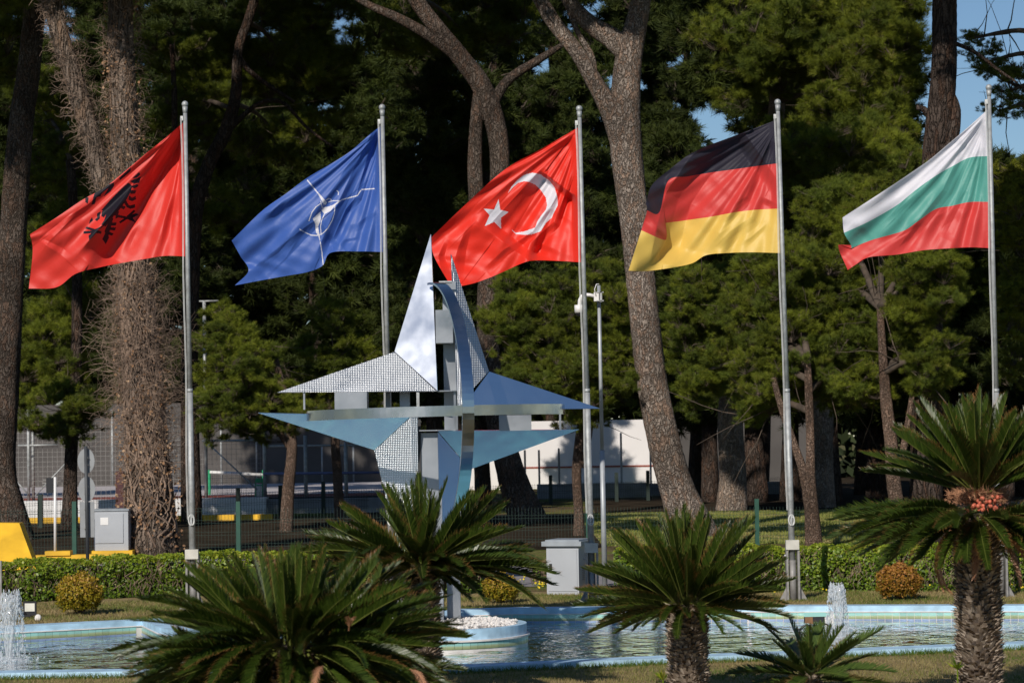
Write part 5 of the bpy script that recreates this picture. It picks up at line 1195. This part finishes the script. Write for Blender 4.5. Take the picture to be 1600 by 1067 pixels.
# A: big near palm
rA, cA = palm('very large bushy sago palm at the lower left blurred by nearness', 456, 1012, 12.8,
     [(36, -40, -14, .84, [1, 2], .18), (44, -16, 0, .84, [0, 1, 2], .18), (50, 0, 18, .84, [0, 1, 2], .18), (46, 16, 38, .82, [0, 1, 2], .16), (40, 34, 60, .72, [0, 1, 3], .14), (26, 56, 88, .64, [3, 0], .10)], .16, .17, 500)
crown(rA, cA + Vector((.32, .15, -.12)), [(18, 5, 40, .66, [0, 1], .06), (12, 40, 80, .62, [3], .03)])
crown(rA, cA + Vector((-.30, .1, -.2)), [(18, -5, 30, .62, [0, 1], .06), (10, 30, 70, .5, [3], .03)])
for (x, y, az, el) in ((545, 985, -80, 60), (505, 1040, -100, 15), (640, 1045, -60, 10)):
    c = P(x, y, 12.1); o = bpy.data.objects.new('dead_frond', FD); COL.objects.link(o); o.parent = rA; o.location = c - rA.location; o.rotation_euler = (0, R(-el), R(az)); o.scale = (.38,) * 3; o['label'] = 'dried brown frond'
# D: tall two-tier palm at the right
rD, cD = palm('tall two tiered sago palm with orange seed head at the right edge', 1525, 806, 16,
     [(32, -20, -6, .84, [0, 1], .10), (36, -8, 6, 1.0, [0, 1], .12), (26, 2, 12, .96, [0, 1], .11)], .15, .15, 1900)
cU = P(1530, 768, 16)
crown(rD, cU, [(28, 18, 40, .84, [0, 1, 3], .05), (28, 38, 62, .82, [0, 3], .04), (18, 62, 88, .74, [3, 0], .02)])
FDL = [frond_mesh('dead_frond', .72, 1.5, .11, [M_deadfr, M_deadfr], 60, R(14), .5, 50), frond_mesh('dead_frond', .66, .9, .10, [M_deadfr, M_deadfr], 60, R(20), .4, 51)]
crown(rD, cD + Vector((0, 0, -.06)), [(7, -40, -15, .7, [0, 1], .12)], FDL, 'dead_frond')
crown(rA, cA + Vector((0, 0, -.1)), [(6, -35, -5, .8, [0, 1], .16)], FDL, 'dead_frond')
mb = MB(); sd = MB()
for k in range(760):
    a = random.uniform(0, 6.28); el = random.uniform(-.3, .9); r_ = random.uniform(.05, .15); c = P(1528, 782, 16) + Vector((math.cos(a) * r_ * 1.15, math.sin(a) * r_ * 1.1, el * .07)); d = Vector((math.cos(a), math.sin(a), random.uniform(0, 1.4))).normalized()
    b = d.orthogonal().normalized(); w_ = .007
    for q_ in range(4):
        dd = (d + Vector((random.gauss(0, .5), random.gauss(0, .5), random.gauss(0, .4)))).normalized(); mb.add([c - b * w_ * .5, c + b * w_ * .5, c + dd * .055], [(0, 1, 2)])
mb.obj('seed_fluff', M_fluff, rD, kind='stuff')
for k in range(46):
    a = random.gauss(-1.35, .5); r_ = random.uniform(.12, .165); sd.sphere(P(1532, 783, 16) + Vector((math.cos(a) * r_, math.sin(a) * r_, random.uniform(-.06, .035))), .0125, 8, 6, 0, (1, 1, 1.15))
sd.obj('seeds', M_seed, rD, True, kind='stuff')
# E: small plant
palm('small low sago palm at the bottom right in front of the pool', 1267, 1056, 17.4,
     [(12, 0, 12, .66, [0, 1], .03), (11, 14, 34, .68, [0, 3], .03), (7, 36, 56, .56, [0, 3], .02), (4, 60, 84, .52, [3, 2], .01)], .06, .06, 150, lib=FE)
# sprouts at the trunk feet
for lab, px, py, Y in (('small leafy sprout at the foot of the middle sago palm', 1036, 1062, 16.9), ('small leafy sprout on the tall sago palm trunk', 1496, 1045, 15.8)):
    c = P(px, py, Y); mb = MB(); 
    for k in range(16):
        d = Vector((random.gauss(-.3, .5), random.gauss(-.3, .5), random.uniform(.5, 1.4))).normalized(); L = random.uniform(.04, .10); b = d.orthogonal().normalized() * .008
        mb.add([c, c + d * L * .5 + b, c + d * L, c + d * L * .5 - b], [(0, 1, 2, 3)], 0, random.random())
    mb.tube([Vector((c.x, c.y, 0)), c], .005, 5)
    mb.obj('sprout', M_hedge, label=lab, cat='plant')

# ------------------------------------------------------------------ fountains and small things in and by the pool
def spraymat():
    m = bpy.data.materials.new('fountain_spray'); m.use_nodes = True; n = m.node_tree.nodes; l = m.node_tree.links; n.clear()
    out = n.new('ShaderNodeOutputMaterial'); tr_ = n.new('ShaderNodeBsdfTransparent'); df = n.new('ShaderNodeBsdfDiffuse'); df.inputs[0].default_value = (.92, .95, .98, 1)
    gl = n.new('ShaderNodeBsdfGlossy'); gl.inputs['Roughness'].default_value = .08; a = n.new('ShaderNodeMixShader'); b = n.new('ShaderNodeMixShader'); a.inputs[0].default_value = .3; b.inputs[0].default_value = .42
    l.new(df.outputs[0], a.inputs[1]); l.new(gl.outputs[0], a.inputs[2]); l.new(tr_.outputs[0], b.inputs[1]); l.new(a.outputs[0], b.inputs[2]); l.new(b.outputs[0], out.inputs[0]); return m
M_spray = spraymat()
def jet(label, px, py_base, H, wbase, lean=0.0):
    b = G(px, py_base, WATZ); root = empty('fountain_jet', b, label, 'fountain', 'fountain jets in the pool')
    mb = MB(); mb.tube([b + Vector((0, 0, -.3)), b + Vector((0, 0, .03))], .03, 12); mb.obj('nozzle', M_wp, root, True)
    # rising column with a ragged head, shell displaced by noise
    seg, ns = 28, 46; vs = []; fs = []
    for i in range(ns + 1):
        t = i / ns; z = H * t; r_ = (.026 + .052 * t ** 1.1) * (math.sqrt(max(0, 1 - max(0, (t - .86) / .14) ** 2)) if t > .86 else 1)
        for k in range(seg):
            a = 2 * math.pi * k / seg; rr = r_ * (1 + .14 * math.sin(a * 3 + z * 14) + .14 * math.sin(a * 7 - z * 9 + 2) + .08 * math.sin(a * 13 + z * 22) + random.gauss(0, .04 + .06 * t)); vs.append(b + Vector((math.cos(a) * rr + lean * t * t, math.sin(a) * rr, z)))
    for i in range(ns):
        for k in range(seg): fs.append((i * seg + k, i * seg + (k + 1) % seg, (i + 1) * seg + (k + 1) % seg, (i + 1) * seg + k))
    mb = MB(); mb.add(vs, fs); mb.obj('water_column', M_spray, root, True)
    mb = MB()
    def drop(c, r_, sq=1): mb.sphere(c, r_, 6, 4, 0, (1, 1, sq))
    for k in range(900):    # falling curtain
        a = random.uniform(0, 6.28); v = random.random(); r_ = .05 + wbase * .55 * v ** .6 * random.uniform(.6, 1.1); t = v ** 1.0
        z = H * (1 - t ** 1.8) * random.uniform(.82, 1.06); drop(b + Vector((math.cos(a) * r_ + lean, math.sin(a) * r_, max(z, 0))), random.uniform(.002, .0065), random.uniform(1, 5))
    for k in range(500):
        a = random.uniform(0, 6.28); r_ = abs(random.gauss(0, .55)) * wbase * 1.5; drop(b + Vector((math.cos(a) * r_, math.sin(a) * r_, abs(random.gauss(0, .022)))), random.uniform(.004, .012), .8)
    mb.obj('droplets', M_spray, root, kind='stuff')
    mb = MB(); vs = [b + Vector((0, 0, .02))]; K = 40
    for ring in (1, 2, 3):
        for k in range(K):
            a = 2 * math.pi * k / K; rr = wbase * (.32 * ring) * (1 + .25 * math.sin(a * 5 + ring) * random.uniform(.3, 1)); vs.append(b + Vector((math.cos(a) * rr, math.sin(a) * rr, (.03 if ring == 1 else .016 if ring == 2 else .001) + random.uniform(0, .014) * (ring < 3))))
    fs = [(0, 1 + k, 1 + (k + 1) % K) for k in range(K)] + [(1 + r_ * K + k, 1 + (r_ + 1) * K + k, 1 + (r_ + 1) * K + (k + 1) % K, 1 + r_ * K + (k + 1) % K) for r_ in (0, 1) for k in range(K)]
    mb.add(vs, fs); mb.obj('foam', M_spray, root, True)
jet('white fountain jet at the left edge of the pool', 14, 1032, .60, .17, .02)
jet('white fountain jet in the right part of the pool', 1312, 984, .44, .115, -.02)
# float with cable near the right jet
c = G(1268, 985, WATZ); fo = empty('cable_float', c, 'black cable coil with orange floats on the water beside the right jet', 'float')
mb = MB(); mb.tube([c + Vector((-.12 + .07 * i / 6 * 2, -.02, .008 + .05 * math.sin(i / 6 * 3.1))) for i in range(7)], .011, 8); mb.tube([c + Vector((.13 + .045 * math.cos(a), 0, .015 + .05 * math.sin(a))) for a in np.linspace(0, math.pi, 10)], .007, 8); mb.obj('cable', M_blackp, fo, True)
for dx in (-.03, .05):
    mb = MB(); mb.sphere(c + Vector((dx, -.03, .02)), .024, 12, 8); mb.obj('float_ball', simple('orange_float', (.65, .22, .12), .5), fo, True)
# floodlights
g = G(44, 966); fl_ = empty('floodlight', g, 'black framed floodlight facing the pool at the left', 'floodlight')
f0 = P(47, 950, g.y); cz = f0.z
mb = MB(); mb.box((f0.x, g.y, cz), (.138, .03, .15)); mb.obj('housing', M_blackp, fl_)
mb = MB(); mb.box((f0.x, g.y - .018, cz + .012), (.105, .008, .085)); mb.obj('lens', M_lamp, fl_)
mb = MB(); mb.tube([(f0.x - .12, g.y - .03, .05), (f0.x - .05, g.y - .02, .06), (f0.x - .02, g.y, cz - .09)], .010, 6); mb.box((f0.x - .04, g.y, .03), (.1, .05, .02)); mb.box((f0.x - .045, g.y, .03), (.012, .02, .06)); mb.obj('bracket', M_blackp, fl_)
g = G(60, 970); mb = MB(); mb.sphere((g.x, g.y - .02, .035), .045, 9, 6, 0, (.8, .6, .9)); mb.obj('white_stone', M_stone, label='white stone beside the black floodlight', cat='stone')
g = G(980, 941); fl_ = empty('floodlight', g, 'white floodlight lying tilted on the grass right of the crescent flag pole', 'floodlight')
mb = MB(); mb.prism([g + Vector(v) for v in ((-.11, 0, .02), (.10, 0, .02), (.09, .02, .065), (-.09, .02, .065))], Vector((0, .1, .01))); mb.obj('housing', M_wp, fl_)
mb = MB(); mb.prism([g + Vector(v) for v in ((-.06, .04, .068), (.07, .04, .068), (.05, .06, .11), (-.03, .06, .11))], Vector((0, .05, .01))); mb.obj('visor', M_cab_top, fl_)
mb = MB(); mb.tube([g + Vector((-.12, 0, .0)), g + Vector((-.12, 0, .05)), g + Vector((-.08, .02, .06))], .008, 6); mb.obj('bracket', M_galv, fl_)
# slim post at the very left by the pool
g = G(1, 950); mb = MB(); mb.box((g.x, g.y, .27), (.03, .03, .54)); mb.obj('slim_post', M_galv_d, label='slim grey post at the left edge in front of the hedge', cat='post')
print('boughs', NB)
